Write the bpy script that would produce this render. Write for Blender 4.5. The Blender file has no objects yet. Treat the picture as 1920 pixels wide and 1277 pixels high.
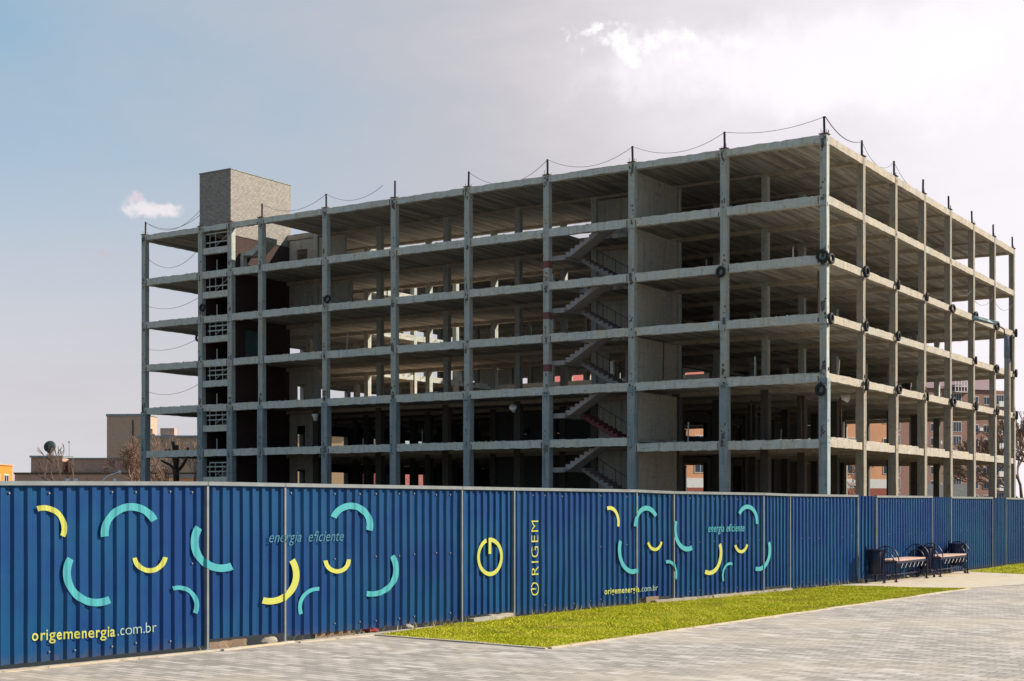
import bpy, bmesh, math, random
import numpy as np
from mathutils import Vector, Matrix, noise

random.seed(7); rng = np.random.default_rng(11)
R = math.radians
S = bpy.context.scene
COL = S.collection

# ------------------------------------------------------------ camera
CAM = (27.99, -74.67, 1.75)
cd = bpy.data.cameras.new('camera'); cam = bpy.data.objects.new('camera', cd); COL.objects.link(cam)
cam.location = CAM; cam.rotation_euler = (R(90), 0, 0.5761)
cd.sensor_width = 36; cd.lens = 2641 / 1920 * 36; cd.shift_y = (941.4 - 638.5) / 1920
cd.clip_start = .1; cd.clip_end = 6000
S.camera = cam

# ------------------------------------------------------------ sun and sky
SUN_AZ, SUN_EL = 36, 36          # azimuth counted from +X towards +Y
sd = bpy.data.lights.new('sun', 'SUN'); sd.energy = 5.0; sd.angle = R(.6); sd.color = (1, .90, .76)
sun = bpy.data.objects.new('sun', sd); COL.objects.link(sun)
dv = Vector((math.cos(R(SUN_AZ)) * math.cos(R(SUN_EL)), math.sin(R(SUN_AZ)) * math.cos(R(SUN_EL)), math.sin(R(SUN_EL))))
sun.rotation_euler = dv.to_track_quat('Z', 'Y').to_euler()
S.view_settings.view_transform = 'Standard'; S.view_settings.look = 'None'
S.view_settings.exposure = .42; S.view_settings.gamma = 1
W = bpy.data.worlds.new('World'); S.world = W; W.use_nodes = True


class NT:
    def __init__(s, t): s.t = t; t.nodes.clear()
    def n(s, typ, ins=None, **kw):
        x = s.t.nodes.new(typ)
        for k, v in kw.items(): setattr(x, k, v)
        for k, v in (ins or {}).items():
            if hasattr(v, 'is_output'): s.t.links.new(v, x.inputs[k])
            else: x.inputs[k].default_value = v
        return x
    def math(s, op, a, b=0.0, clamp=False):
        return s.n('ShaderNodeMath', {0: a, 1: b}, operation=op, use_clamp=clamp).outputs[0]
    def mix(s, f, a, b, mode='MIX'):
        x = s.n('ShaderNodeMix', data_type='RGBA', blend_type=mode)
        for k, v in ((0, f), (6, a), (7, b)):
            if hasattr(v, 'is_output'): s.t.links.new(v, x.inputs[k])
            else: x.inputs[k].default_value = v if k == 0 else (*v[:3], 1)
        return x.outputs[2]
    def ramp(s, f, lo, hi):
        return s.n('ShaderNodeMapRange', {0: f, 1: lo, 2: hi}, interpolation_type='SMOOTHSTEP').outputs[0]


def build_world():
    t = NT(W.node_tree)
    out = t.n('ShaderNodeOutputWorld')
    sky = t.n('ShaderNodeTexSky', sky_type='NISHITA', sun_disc=False, sun_elevation=R(SUN_EL), sun_rotation=R(90 - SUN_AZ),
              air_density=1.1, dust_density=2.2, ozone_density=1.5)
    tc = t.n('ShaderNodeTexCoord').outputs['Generated']
    sep = t.n('ShaderNodeSeparateXYZ', {0: tc})
    x, y, z = sep.outputs
    # position over a flat cloud deck
    den = t.math('ADD', t.math('MAXIMUM', z, 0), .12)
    u = t.math('DIVIDE', x, den); v = t.math('DIVIDE', y, den)
    deck = t.n('ShaderNodeCombineXYZ', {0: u, 1: v, 2: 0.0}).outputs[0]
    n1 = t.n('ShaderNodeTexNoise', {'Vector': deck, 'Scale': .55, 'Detail': 7, 'Roughness': .55}).outputs[0]
    n2 = t.n('ShaderNodeTexNoise', {'Vector': tc, 'Scale': 9.0, 'Detail': 8, 'Roughness': .6}).outputs[0]
    n3 = t.n('ShaderNodeTexNoise', {'Vector': deck, 'Scale': 1.6, 'Detail': 9, 'Roughness': .62, 'Distortion': .4}).outputs[0]
    wob = t.math('ADD', t.math('MULTIPLY', t.math('SUBTRACT', n1, .5), .5), t.math('MULTIPLY', t.math('SUBTRACT', n3, .5), .22))
    # thin overcast thickens towards the sun side; unseen sky behind the camera set darker to dim the front
    dirv = Vector((.88, .47, 0)).normalized()
    side = t.n('ShaderNodeVectorMath', {0: tc, 1: dirv}, operation='DOT_PRODUCT').outputs['Value']
    north = t.n('ShaderNodeVectorMath', {0: tc, 1: Vector((-.545, .839, 0))}, operation='DOT_PRODUCT').outputs['Value']
    clear = t.ramp(north, -.15, .45)  # view mask: 0 where the unseen sky behind the camera is set darker
    veil = t.ramp(t.math('ADD', side, wob), SKY['v0'], SKY['v1'])
    low = t.ramp(z, .34, .04)
    base = t.mix(SKY['keep'], sky.outputs[0], SKY['blue'])
    base = t.mix(t.math('MULTIPLY', low, .9), base, SKY['hor'])
    bright = t.ramp(t.math('ADD', side, wob), SKY['b0'], SKY['b1'])
    vcol = t.mix(bright, SKY['grey'], SKY['white'])
    c = t.mix(t.math('MULTIPLY', veil, clear), base, vcol)
    c = t.mix(t.math('MULTIPLY', t.math('SUBTRACT', 1.0, clear), .8), c, SKY['back'])
    # small cumulus: one pinkish puff low in the west, one bright break high up
    def puff(c, dirn, rx, rz, th, col, seed):
        d = Vector(dirn).normalized(); right = d.cross(Vector((0, 0, 1))).normalized(); up = right.cross(d)
        a = t.n('ShaderNodeVectorMath', {0: tc, 1: right}, operation='DOT_PRODUCT').outputs['Value']
        b = t.n('ShaderNodeVectorMath', {0: tc, 1: up}, operation='DOT_PRODUCT').outputs['Value']
        f = t.n('ShaderNodeVectorMath', {0: tc, 1: d}, operation='DOT_PRODUCT').outputs['Value']
        a = t.math('DIVIDE', a, rx); b = t.math('DIVIDE', b, rz)
        q = t.math('SQRT', t.math('ADD', t.math('MULTIPLY', a, a), t.math('MULTIPLY', b, b)))
        nn = t.n('ShaderNodeTexNoise', {'Vector': tc, 'Scale': seed, 'Detail': 7, 'Roughness': .6}).outputs[0]
        m = t.math('ADD', t.math('MULTIPLY', t.math('SUBTRACT', nn, .5), 4.2), t.math('SUBTRACT', .9, q))
        m = t.math('MULTIPLY', t.ramp(m, 0.0, .9), th)
        m = t.math('MULTIPLY', m, t.math('GREATER_THAN', f, .5))
        return t.mix(m, c, col)
    c = puff(c, PX(285, 392), .030, .0075, .85, (8.9, 8.2, 8.5), 48)
    c = puff(c, PX(256, 371), .012, .004, .8, (7.4, 6.4, 7.0), 70)
    c = puff(c, PX(1640, 120), .19, .040, .60, (10.5, 10.1, 10.5), 8)
    c = puff(c, PX(1200, 78), .042, .016, .9, (11.3, 10.9, 11.3), 38)
    c = puff(c, PX(1120, 52), .022, .008, .9, (11.3, 10.9, 11.3), 60)
    c = puff(c, PX(1370, 80), .035, .010, .55, (10.4, 10, 10.4), 40)
    c = puff(c, PX(190, 475), .006, .0025, .6, (5.6, 5.2, 5.8), 120)
    bg = t.n('ShaderNodeBackground', {'Color': c, 'Strength': .078})
    t.t.links.new(bg.outputs[0], out.inputs[0])


def PX(px, py):   # direction of a sky feature
    q = ((px - 960) / 2641, (941.4 - py) / 2641)
    r = Vector((.8386, .5448, 0)); f = Vector((-.5448, .8386, 0))
    return f + r * q[0] + Vector((0, 0, q[1]))

SKY = dict(v0=-.52, v1=-.02, b0=-.16, b1=.24, keep=.92, blue=(2.1, 4.5, 6.5), grey=(5.6, 5.4, 5.75), white=(9.3, 8.8, 9.4), hor=(7.2, 6.75, 6.95), back=(2.3, 3.0, 3.8))
build_world()


# ------------------------------------------------------------ helpers
def new_mat(name):
    m = bpy.data.materials.new(name); m.use_nodes = True
    t = NT(m.node_tree); out = t.n('ShaderNodeOutputMaterial')
    b = t.n('ShaderNodeBsdfPrincipled'); t.t.links.new(b.outputs[0], out.inputs[0])
    return m, t, b
def flat(name, col, rough=.6, metal=0.0, var=.12, scale=6.0, spec=.5):
    m, t, b = new_mat(name)
    tc = t.n('ShaderNodeTexCoord').outputs['Object']
    nz = t.n('ShaderNodeTexNoise', {'Vector': tc, 'Scale': scale, 'Detail': 5}).outputs[0]
    f = t.ramp(nz, .3, .7)
    c = t.mix(f, [v * (1 - var) for v in col], [min(1, v * (1 + var)) for v in col])
    t.t.links.new(c, b.inputs['Base Color']); b.inputs['Roughness'].default_value = rough
    b.inputs['Metallic'].default_value = metal; b.inputs['Specular IOR Level'].default_value = spec
    return m
def concrete(name, col, dark=.45, warm=None, streak=.5, bump=.25):
    m, t, b = new_mat(name)
    g = t.n('ShaderNodeNewGeometry').outputs['Position']
    n1 = t.n('ShaderNodeTexNoise', {'Vector': g, 'Scale': .8, 'Detail': 6, 'Roughness': .65}).outputs[0]
    mp = t.n('ShaderNodeMapping', {'Vector': g, 'Scale': (5.0, 5.0, .35)}).outputs[0]
    n2 = t.n('ShaderNodeTexNoise', {'Vector': mp, 'Scale': 1.0, 'Detail': 4, 'Roughness': .6}).outputs[0]
    n3 = t.n('ShaderNodeTexNoise', {'Vector': g, 'Scale': 3.2, 'Detail': 9, 'Roughness': .78}).outputs[0]
    mh = t.n('ShaderNodeMapping', {'Vector': g, 'Scale': (.5, .5, 11.0)}).outputs[0]
    n4 = t.n('ShaderNodeTexNoise', {'Vector': mh, 'Scale': 1.0, 'Detail': 3, 'Roughness': .6}).outputs[0]
    w = warm or [v * k for v, k in zip(col, (1.1, 1.0, .86))]
    c = t.mix(t.ramp(n1, .35, .68), col, w)
    c = t.mix(t.math('MULTIPLY', t.ramp(n2, .48, .75), streak), c, [v * dark for v in col])
    c = t.mix(t.math('MULTIPLY', t.ramp(n3, .55, .68), .8), c, [v * .28 for v in col])
    c = t.mix(t.math('MULTIPLY', t.ramp(n4, .58, .70), .5), c, [v * .4 for v in col])
    c = t.mix(t.math('MULTIPLY', t.ramp(n3, .46, .34), .6), c, [min(1, v * 1.5) for v in col])
    t.t.links.new(c, b.inputs['Base Color']); b.inputs['Roughness'].default_value = .9
    b.inputs['Specular IOR Level'].default_value = .2
    bp = t.n('ShaderNodeBump', {'Height': n3, 'Strength': bump, 'Distance': .03}); t.t.links.new(bp.outputs[0], b.inputs['Normal'])
    return m


class MB:
    def __init__(s): s.v = []; s.f = []; s.m = []
    def face(s, pts, mi=0):
        i = len(s.v); s.v += [tuple(p) for p in pts]; s.f.append(tuple(range(i, i + len(pts)))); s.m.append(mi)
    def box(s, x0, y0, z0, x1, y1, z1, mi=0, M=None):
        c = [(x, y, z) for x in (x0, x1) for y in (y0, y1) for z in (z0, z1)]
        if M is not None: c = [tuple(M @ Vector(p)) for p in c]
        i = len(s.v); s.v += c
        for q in ((0, 1, 3, 2), (4, 6, 7, 5), (0, 4, 5, 1), (2, 3, 7, 6), (0, 2, 6, 4), (1, 5, 7, 3)):
            s.f.append(tuple(i + k for k in q)); s.m.append(mi)
    def rbox(s, x0, y0, z0, x1, y1, z1, mi=0, j=.012, step=.55):
        d = (x1 - x0, y1 - y0, z1 - z0); a = max(range(3), key=lambda k: d[k]); n = max(1, int(d[a] / step))
        lo, hi = (x0, y0, z0), (x1, y1, z1); b, c = [k for k in range(3) if k != a]
        i0 = len(s.v)
        for i in range(n + 1):
            for (p, q) in ((0, 0), (1, 0), (1, 1), (0, 1)):
                pt = [0, 0, 0]; pt[a] = lo[a] + d[a] * i / n
                jj = j if 0 < i < n else 0
                pt[b] = (hi[b] if p else lo[b]) + random.uniform(-jj, jj) * (1 if not p else 1)
                pt[c] = (hi[c] if q else lo[c]) + random.uniform(-jj, jj)
                s.v.append(tuple(pt))
        flip = a == 1
        for i in range(n):
            for k in range(4):
                q = (i0 + i * 4 + k, i0 + i * 4 + (k + 1) % 4, i0 + (i + 1) * 4 + (k + 1) % 4, i0 + (i + 1) * 4 + k)
                s.f.append(q[::-1] if not flip else q); s.m.append(mi)
        e = i0 + n * 4
        s.f.append((i0, i0 + 1, i0 + 2, i0 + 3)); s.m.append(mi); s.f.append((e + 3, e + 2, e + 1, e)); s.m.append(mi)
    def tube(s, pts, rad, n=6, mi=0, cap=True):
        pts = [Vector(p) for p in pts]; rad = rad if hasattr(rad, '__len__') else [rad] * len(pts)
        i0 = len(s.v); prev = None
        for i, p in enumerate(pts):
            d = (pts[min(i + 1, len(pts) - 1)] - pts[max(i - 1, 0)]).normalized()
            if prev is None: prev = d.orthogonal().normalized()
            a = (prev - d * prev.dot(d)); a = a.normalized() if a.length > 1e-6 else d.orthogonal().normalized(); prev = a
            b = d.cross(a)
            for k in range(n):
                an = 2 * math.pi * k / n
                s.v.append(tuple(p + (a * math.cos(an) + b * math.sin(an)) * rad[i]))
        for i in range(len(pts) - 1):
            for k in range(n):
                s.f.append((i0 + i * n + k, i0 + i * n + (k + 1) % n, i0 + (i + 1) * n + (k + 1) % n, i0 + (i + 1) * n + k)); s.m.append(mi)
        if cap:
            s.f.append(tuple(i0 + k for k in range(n))[::-1]); s.m.append(mi)
            e = i0 + (len(pts) - 1) * n; s.f.append(tuple(e + k for k in range(n))); s.m.append(mi)
    def lathe(s, prof, n=20, c=(0, 0, 0), mi=0, M=None):
        i0 = len(s.v)
        for (r, z) in prof:
            for k in range(n):
                a = 2 * math.pi * k / n; p = Vector((r * math.cos(a), r * math.sin(a), z))
                if M is not None: p = M @ p
                s.v.append(tuple(p + Vector(c)))
        for i in range(len(prof) - 1):
            for k in range(n):
                s.f.append((i0 + i * n + k, i0 + i * n + (k + 1) % n, i0 + (i + 1) * n + (k + 1) % n, i0 + (i + 1) * n + k)); s.m.append(mi)
    def prism(s, poly, ax, a0, a1, mi=0, M=None):
        """poly: 2-D outline in the other two axes, extruded along axis ax from a0 to a1"""
        def P(u, v, w):
            q = [(w, u, v), (u, w, v), (u, v, w)][ax]
            return tuple(M @ Vector(q)) if M is not None else q
        n = len(poly); i0 = len(s.v)
        s.v += [P(u, v, a0) for u, v in poly] + [P(u, v, a1) for u, v in poly]
        s.f.append(tuple(i0 + k for k in range(n))); s.m.append(mi); s.f.append(tuple(i0 + n + k for k in range(n))[::-1]); s.m.append(mi)
        for k in range(n):
            s.f.append((i0 + k, i0 + n + k, i0 + n + (k + 1) % n, i0 + (k + 1) % n)); s.m.append(mi)
    def build(s, name, mats, parent=None, smooth=False, loc=None, fix=True):
        me = bpy.data.meshes.new(name); me.from_pydata(s.v, [], s.f)
        for m in (mats if isinstance(mats, (list, tuple)) else [mats]): me.materials.append(m)
        me.polygons.foreach_set('material_index', s.m)
        if fix:
            bm = bmesh.new(); bm.from_mesh(me); bmesh.ops.recalc_face_normals(bm, faces=bm.faces); bm.to_mesh(me); bm.free()
        if smooth: me.polygons.foreach_set('use_smooth', [True] * len(me.polygons))
        me.update()
        o = bpy.data.objects.new(name, me); COL.objects.link(o)
        if parent is not None: o.parent = parent
        if loc is not None: o.location = loc
        return o
def tag(o, label=None, cat=None, group=None, kind=None):
    if label: o['label'] = label
    if cat: o['category'] = cat
    if group: o['group'] = group
    if kind: o['kind'] = kind
    return o
def empty(name, loc=(0, 0, 0), rz=0, **kw):
    o = bpy.data.objects.new(name, None); COL.objects.link(o); o.location = loc; o.rotation_euler = (0, 0, rz); o.empty_display_size = .3
    tag(o, **kw); return o
def copy_tree(o, parent=None):
    c = o.copy(); COL.objects.link(c); c.parent = parent
    for ch in list(o.children): copy_tree(ch, c)
    return c

# ------------------------------------------------------------ materials
M = {}
M['conc'] = concrete('concrete_pale', (.43, .47, .455), streak=.7)
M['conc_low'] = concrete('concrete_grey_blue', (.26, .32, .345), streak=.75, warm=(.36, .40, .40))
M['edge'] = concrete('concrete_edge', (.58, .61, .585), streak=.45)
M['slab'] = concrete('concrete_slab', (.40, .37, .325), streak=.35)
def plank():
    m, t, b = new_mat('concrete_planks'); g = t.n('ShaderNodeNewGeometry').outputs['Position']
    mp = t.n('ShaderNodeMapping', {'Vector': g, 'Scale': (2.2, .10, .6)}).outputs[0]
    n1 = t.n('ShaderNodeTexNoise', {'Vector': mp, 'Scale': 1.0, 'Detail': 5, 'Roughness': .7}).outputs[0]
    n2 = t.n('ShaderNodeTexNoise', {'Vector': g, 'Scale': .5, 'Detail': 7, 'Roughness': .65}).outputs[0]
    c = t.mix(t.ramp(n1, .38, .62), (.21, .20, .18), (.47, .44, .39)); c = t.mix(t.math('MULTIPLY', t.ramp(n1, .66, .74), .6), c, (.7, .66, .6))
    c = t.mix(t.math('MULTIPLY', t.ramp(n2, .52, .70), .55), c, (.15, .14, .13))
    t.t.links.new(c, b.inputs['Base Color']); b.inputs['Roughness'].default_value = .9; return m
M['plank'] = plank()
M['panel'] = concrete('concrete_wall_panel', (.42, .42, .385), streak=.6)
M['stair'] = concrete('concrete_stair', (.33, .33, .355), streak=.4)
M['wall_shade'] = flat('wall_concrete_painted_shade', (.07, .07, .07), .95)  # inner and back walls: shade of the deep interior put into the colour
M['steel'] = flat('dark_steel', (.03, .028, .03), .6, .3)
M['cable'] = flat('weathered_cable', (.13, .13, .14), .7)
M['rust'] = flat('rusty_steel', (.10, .05, .035), .8)
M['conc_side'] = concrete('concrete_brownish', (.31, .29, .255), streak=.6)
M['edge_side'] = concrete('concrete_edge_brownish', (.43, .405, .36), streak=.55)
M['stain'] = flat('dark_damp_stain', (.13, .13, .125), .9, 0, .4, 9)
M['conc_dark'] = concrete('concrete_painted_shade', (.11, .11, .105))  # same concrete for interior lower columns, their shade painted into the colour
M['rubber'] = flat('tyre_rubber', (.022, .024, .027), .75)
M['red'] = flat('faded_red_paint', (.20, .07, .075), .8)
M['rail'] = flat('galvanised_rail', (.24, .26, .27), .45, .35, .10)
M['white'] = flat('white_paint', (.75, .75, .74), .6)
M['glass'] = flat('dark_glass', (.05, .06, .08), .12, 0, .1)
M['black'] = flat('black_iron', (.004, .007, .040), .4, .2)
M['wood'] = flat('pinkish_wood', (.52, .36, .30), .6, 0, .15, 12)
M['bark'] = flat('bark', (.11, .075, .055), .9, 0, .3)
M['twig'] = flat('twigs', (.24, .15, .11), .9, 0, .2)
M['poll'] = flat('pollard_bark', (.05, .035, .03), .9, 0, .3)

def brickmat(name, c1, c2, mortar, bw=.26, bh=.09, dirt=.5):
    m, t, b = new_mat(name)
    g = t.n('ShaderNodeNewGeometry'); p = t.n('ShaderNodeSeparateXYZ', {0: g.outputs['Position']})
    n = t.n('ShaderNodeSeparateXYZ', {0: g.outputs['Normal']})
    u = t.math('ADD', p.outputs[0], p.outputs[1])
    vec = t.n('ShaderNodeCombineXYZ', {0: u, 1: p.outputs[2], 2: 0.0}).outputs[0]
    br = t.n('ShaderNodeTexBrick', {'Vector': vec, 'Color1': (*c1, 1), 'Color2': (*c2, 1), 'Mortar': (*mortar, 1), 'Scale': 1.0, 'Mortar Size': .02,
             'Brick Width': bw, 'Row Height': bh, 'Bias': 0.0})
    nz = t.n('ShaderNodeTexNoise', {'Vector': g.outputs['Position'], 'Scale': 1.1, 'Detail': 9, 'Roughness': .8}).outputs[0]
    c = t.mix(t.math('MULTIPLY', t.ramp(nz, .5, .72), dirt), br.outputs['Color'], [v * .4 for v in c1])
    t.t.links.new(c, b.inputs['Base Color']); b.inputs['Roughness'].default_value = .9
    return m
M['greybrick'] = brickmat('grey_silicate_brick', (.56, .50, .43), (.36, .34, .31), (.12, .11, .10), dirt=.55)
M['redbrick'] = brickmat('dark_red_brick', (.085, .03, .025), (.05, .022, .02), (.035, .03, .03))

FENCE_A, FENCE_B = (.0010, .066, .175), (.0008, .038, .165)

# ============================================================ concrete frame building
Z = [5.62, 8.92, 12.2, 15.45, 18.74, 22.07]
XS = [-54, -48, -42, -36, -30, -24, -18, -12, -6, 0]
YS = [0, 6, 12, 18, 24, 30, 36, 42]
B = empty('concrete_frame_building', (0, 0, 0), label='unfinished six storey grey concrete frame building behind the blue fence', cat='building')
def court(x, y): return -42 < x < -18 and 12 < y < 30
def lvl(i, x): return Z[i] - (.36 if i == 0 and x > -12 else 0)

def column(x, y, facade=0):
    m = MB(); w = .2
    m.rbox(x - w, y, 8.62, x + w, y + .4, 22.10, 0, .006, .8)
    m.rbox(x - .25, y - .04, -.1, x + .25, y + .45, 8.62, 1, .008, .8)
    # weld plates, sockets and rust marks at the joints
    for i, z in enumerate(Z):
        lo = z < 9
        yy = y - (.044 if lo else .004); xx = x + (.254 if lo else .204)
        if facade & 1:
            for k in range(random.randint(4, 8)):
                zz = z + random.uniform(-.8, .8); ww = random.uniform(.03, .10); hh = random.uniform(.05, .16); ux = x + random.uniform(-.13, .13)
                if z > 20: zz = z - random.uniform(.1, .9)
                m.box(ux - ww / 2, yy, zz, ux + ww / 2, yy + .03, zz + hh, 2)
            m.box(x - .17, yy + .001, z - .62, x + .17, yy + .03, z - .59, 2)
            for k in range(random.randint(1, 3)):     # ragged damp patches round the joint
                ww = random.uniform(.08, .2); hh = random.uniform(.12, .5); zz = min(z + random.uniform(-.9, .25), 21.55); ux = x + random.uniform(-.19 + ww / 2, .19 - ww / 2)
                if zz < 8.62 < zz + hh: continue
                m.box(ux - ww / 2, yy + .0025 + k * .0004, zz, ux + ww / 2, yy + .03, zz + hh, 3)
        if facade & 2:
            for k in range(random.randint(1, 3)):
                zz = z + random.uniform(-.75, .6); ww = random.uniform(.04, .10); hh = random.uniform(.06, .2); uy = y + random.uniform(.08, .32)
                m.box(xx - .03, uy - ww / 2, zz, xx, uy + ww / 2, min(zz + hh, 22.05), 2)
            m.box(xx - .03, y + .05, z - .60, xx - .001, y + .35, z - .57, 2)
    if facade:   # steel cap with starter bars
        m.box(x - .26, y - .05, 22.11, x + .26, y + .45, 22.15, 2)
        for k in range(4):
            ux = x + (-.15, .15)[k % 2]; uy = y + (.08, .32)[k // 2]
            m.tube([(ux, uy, 22.1), (ux + random.uniform(-.04, .04), uy, 22.1 + random.uniform(.12, .34))], .014, 4, 2)
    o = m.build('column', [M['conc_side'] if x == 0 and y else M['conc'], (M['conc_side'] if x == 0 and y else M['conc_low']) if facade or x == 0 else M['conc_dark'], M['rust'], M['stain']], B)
    return o
for x in XS:
    for y in YS:
        if court(x, y):
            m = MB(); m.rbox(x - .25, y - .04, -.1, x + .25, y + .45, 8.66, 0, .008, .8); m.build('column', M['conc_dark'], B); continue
        column(x, y, (1 if y == 0 else 0) | (2 if x == 0 else 0))
column(-45, 0, 1)
# two bands of faded red paint on the column left of the stairs
for zc in (16.55, 13.35, 10.1):
    m = MB(); m.box(-18.212, -.012, zc - .22, -17.788, .412, zc + .22); m.build('paint_band', M['red'], B)

# beams along X
for i, z0 in enumerate(Z):
    for y in YS:
        spans = [(-54, 0)] if i < 2 or not (12 < y < 30) else [(-54, -42), (-18, 0)]
        for a, b in spans:
            m = MB(); h = .5 if i < 5 else .40
            xs = [x for x in XS if a <= x <= b]
            if y == 0: xs = sorted(xs + [-45])
            for p, q in zip(xs, xs[1:]):
                z = lvl(i, (p + q) / 2); g = .2 if (z > 8.7) else .25
                hh = h + random.uniform(-.015, .015)
                m.rbox(p + g, y + .02 + random.uniform(-.008, .008), z - hh, q - g, y + .38, z - .004, 0, .028 if y == 0 else .012, .32)
                if y == 0:
                    for e in (p + g + .08, q - g - .12):     # dark steel plates where the beam meets the column
                        if random.random() < .6: m.box(e, y - .002, z - hh + .03, e + .05, y + .05, z - random.uniform(.03, .25), 1)
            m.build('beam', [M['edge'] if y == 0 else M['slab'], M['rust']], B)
    # edge beams along Y
    for x, a, b in ((0, 0, 42), (-54, 0, 42), (-42, 12, 30), (-18, 12, 30)):
        if i < 2 and x in (-42, -18): continue
        m = MB(); ys = [y for y in YS if a <= y <= b]
        for p, q in zip(ys, ys[1:]):
            z = lvl(i, x); hh = .44
            m.rbox(x - .17, p + .4, z - hh, x + .18 + random.uniform(-.01, .01), q, z - .004, 0, .016, .45)
            if i == 0 and x == 0:
                m.rbox(x - .15, p + 1.0, z - .004, x + .10, q - .9, z + .12, 0, .02, .3)
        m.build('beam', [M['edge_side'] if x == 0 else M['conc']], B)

# floor slabs of ribbed precast planks, stairwells left open
STAIR_HOLES = [(-17.8, -13.4, .35, 3.75), (-47.8, -45.1, .35, 5.4)]
for i, z0 in enumerate(Z):
    m = MB()
    for y in YS[:-1]:
        x = -53.8; k = 0
        while x < -.3:
            x1 = min(x + 1.19, -.19); xc = (x + x1) / 2; y0, y1 = y + .385, y + 6.015
            z = lvl(i, xc) + random.uniform(-.012, .006); skip = court(xc, y + 3) and i > 1
            if y == 0:
                if i < 5 and -17.8 < xc < -13.6: y0 = 3.75
                if -47.9 < xc < -45.0: skip = i < 5
                if i == 5 and -45.2 < xc < -42.3: y0 = 5.2; y0 = 6
                if i == 5 and -45.2 < xc < -42.3: skip = True
            if not skip and y1 - y0 > .2:
                m.box(x + .012, y0, z - .24, x1 - .012, y1, z)
                # shallow ribs under the plank
                m.box(x + .02, y0 + .02, z - .265, x + .06, y1 - .02, z - .235) if random.random() < .4 else None
            x = x1 + .01
    m.build('floor_slab', M['plank'], B)

# pale screed on the sunlit deck over the two lowest storeys
m = MB(); m.box(-41.7, 12.5, 8.925, -18.3, 29.9, 8.96); m.build('roof_deck', flat('pale_screed', (.70, .48, .29), .95, 0, .15, .5), B)
# broken mortar and rubble lying along the open floor edges
m = MB()
for i, z0 in enumerate(Z[:5]):
    for k in range(260):
        if random.random() < .62: x = random.uniform(-53, -.5); y = random.uniform(0.03, .5)
        else: x = random.uniform(-.3, .12); y = random.uniform(.6, 41)
        if abs((x + 3) % 6 - 3) < .35 and y < .6: continue
        z = lvl(i, x); s = random.uniform(.012, .05)
        m.box(x - s, y - s * .6, z - .01, x + s, y + s * .6, z + s * .9, 0, None)
o = m.build('rubble', M['conc'], B); o['kind'] = 'stuff'

def wall(ax, c, t, a0, a1, z0, z1, holes=(), mat='panel', seams=(), name='wall_panel'):
    """upright wall in plane ax=c (thickness t towards +ax), from a0..a1 along the other axis, with rectangular openings and thin seams"""
    A = sorted({a0, a1, *[h[0] for h in holes], *[h[1] for h in holes], *seams}); A = [a for a in A if a0 <= a <= a1]
    m = MB()
    for p, q in zip(A, A[1:]):
        mid = (p + q) / 2
        cuts = sorted([(h[2], h[3]) for h in holes if h[0] < mid < h[1]])
        zz = z0; segs = []
        for u, v in cuts:
            if u > zz: segs.append((zz, u))
            zz = max(zz, v)
        if zz < z1: segs.append((zz, z1))
        pa = p + (.012 if p in seams else 0); qa = q - (.012 if q in seams else 0)
        for u, v in segs:
            if ax == 'x': m.box(c, pa, u, c + t, qa, v)
            else: m.box(pa, c, u, qa, c + t, v)
    return m.build(name, M[mat] if isinstance(mat, str) else mat, B)

lv = [0] + Z
for i in range(6):
    lo = lv[i] + .01; hi = lv[i + 1]
    # cross wall to the right of the stairs
    wall('x', -12.09, .18, .45, 5.98, lo if i != 1 else lo - .3, hi - (.52 if i < 5 else .42), seams=(3.1,))
    # wall behind the stairs
    holes = [(-16.9, -15.6, 9.3, 11.6)] if i == 2 - 0 and False else []
    if i == 1 + 0: holes = []
    if i == 2 - 1: holes = []
    wall('y', 6.1, .16, -17.78, -12.22, lo, hi - .52, seams=(-16, -14.2), holes=[(-16.9, -15.7, 9.4, 11.5)] if i == 1 + 1 - 0 and lo < 9.5 else [])
# panels in the left part behind the lift shaft
wall('y', 6.1, .15, -44.7, -42.22, 18.75, 21.62, holes=[(-44.0, -42.9, 19.95, 20.9)])
wall('y', 6.1, .15, -41.78, -39.2, 18.75, 21.62)
wall('y', 6.1, .15, -44.7, -42.22, 15.46, 18.22); wall('y', 6.1, .15, -41.78, -38.6, 15.46, 18.22)
for i in range(3):
    wall('y', 6.1, .15, -44.7, -42.22, lv[i] + .01, Z[i] - .52, holes=[(-44.0, -43.15, lv[i] + .02, lv[i] + (1.9 if i else 4.2))])
# west wall of the left wing on the two lowest floors, with tall slits and openings
def SL(px):  # slit positions along the wall, metres from the front
    return px
slits = [(17.3, 18.4), (21.9, 24.1), (25.0, 25.35), (26.3, 26.7), (27.9, 28.5), (29.8, 30.5), (32.7, 33.6), (34.8, 36.0), (37.8, 38.2)]
for i in range(2):
    wall('x', -54.1, .18, 6.4, 42.0, lv[i] + .01, Z[i] - .45, holes=[(a, b, lv[i] + .02, lv[i] + (2.0 if i else 4.4)) for a, b in slits], mat='wall_shade')
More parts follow.
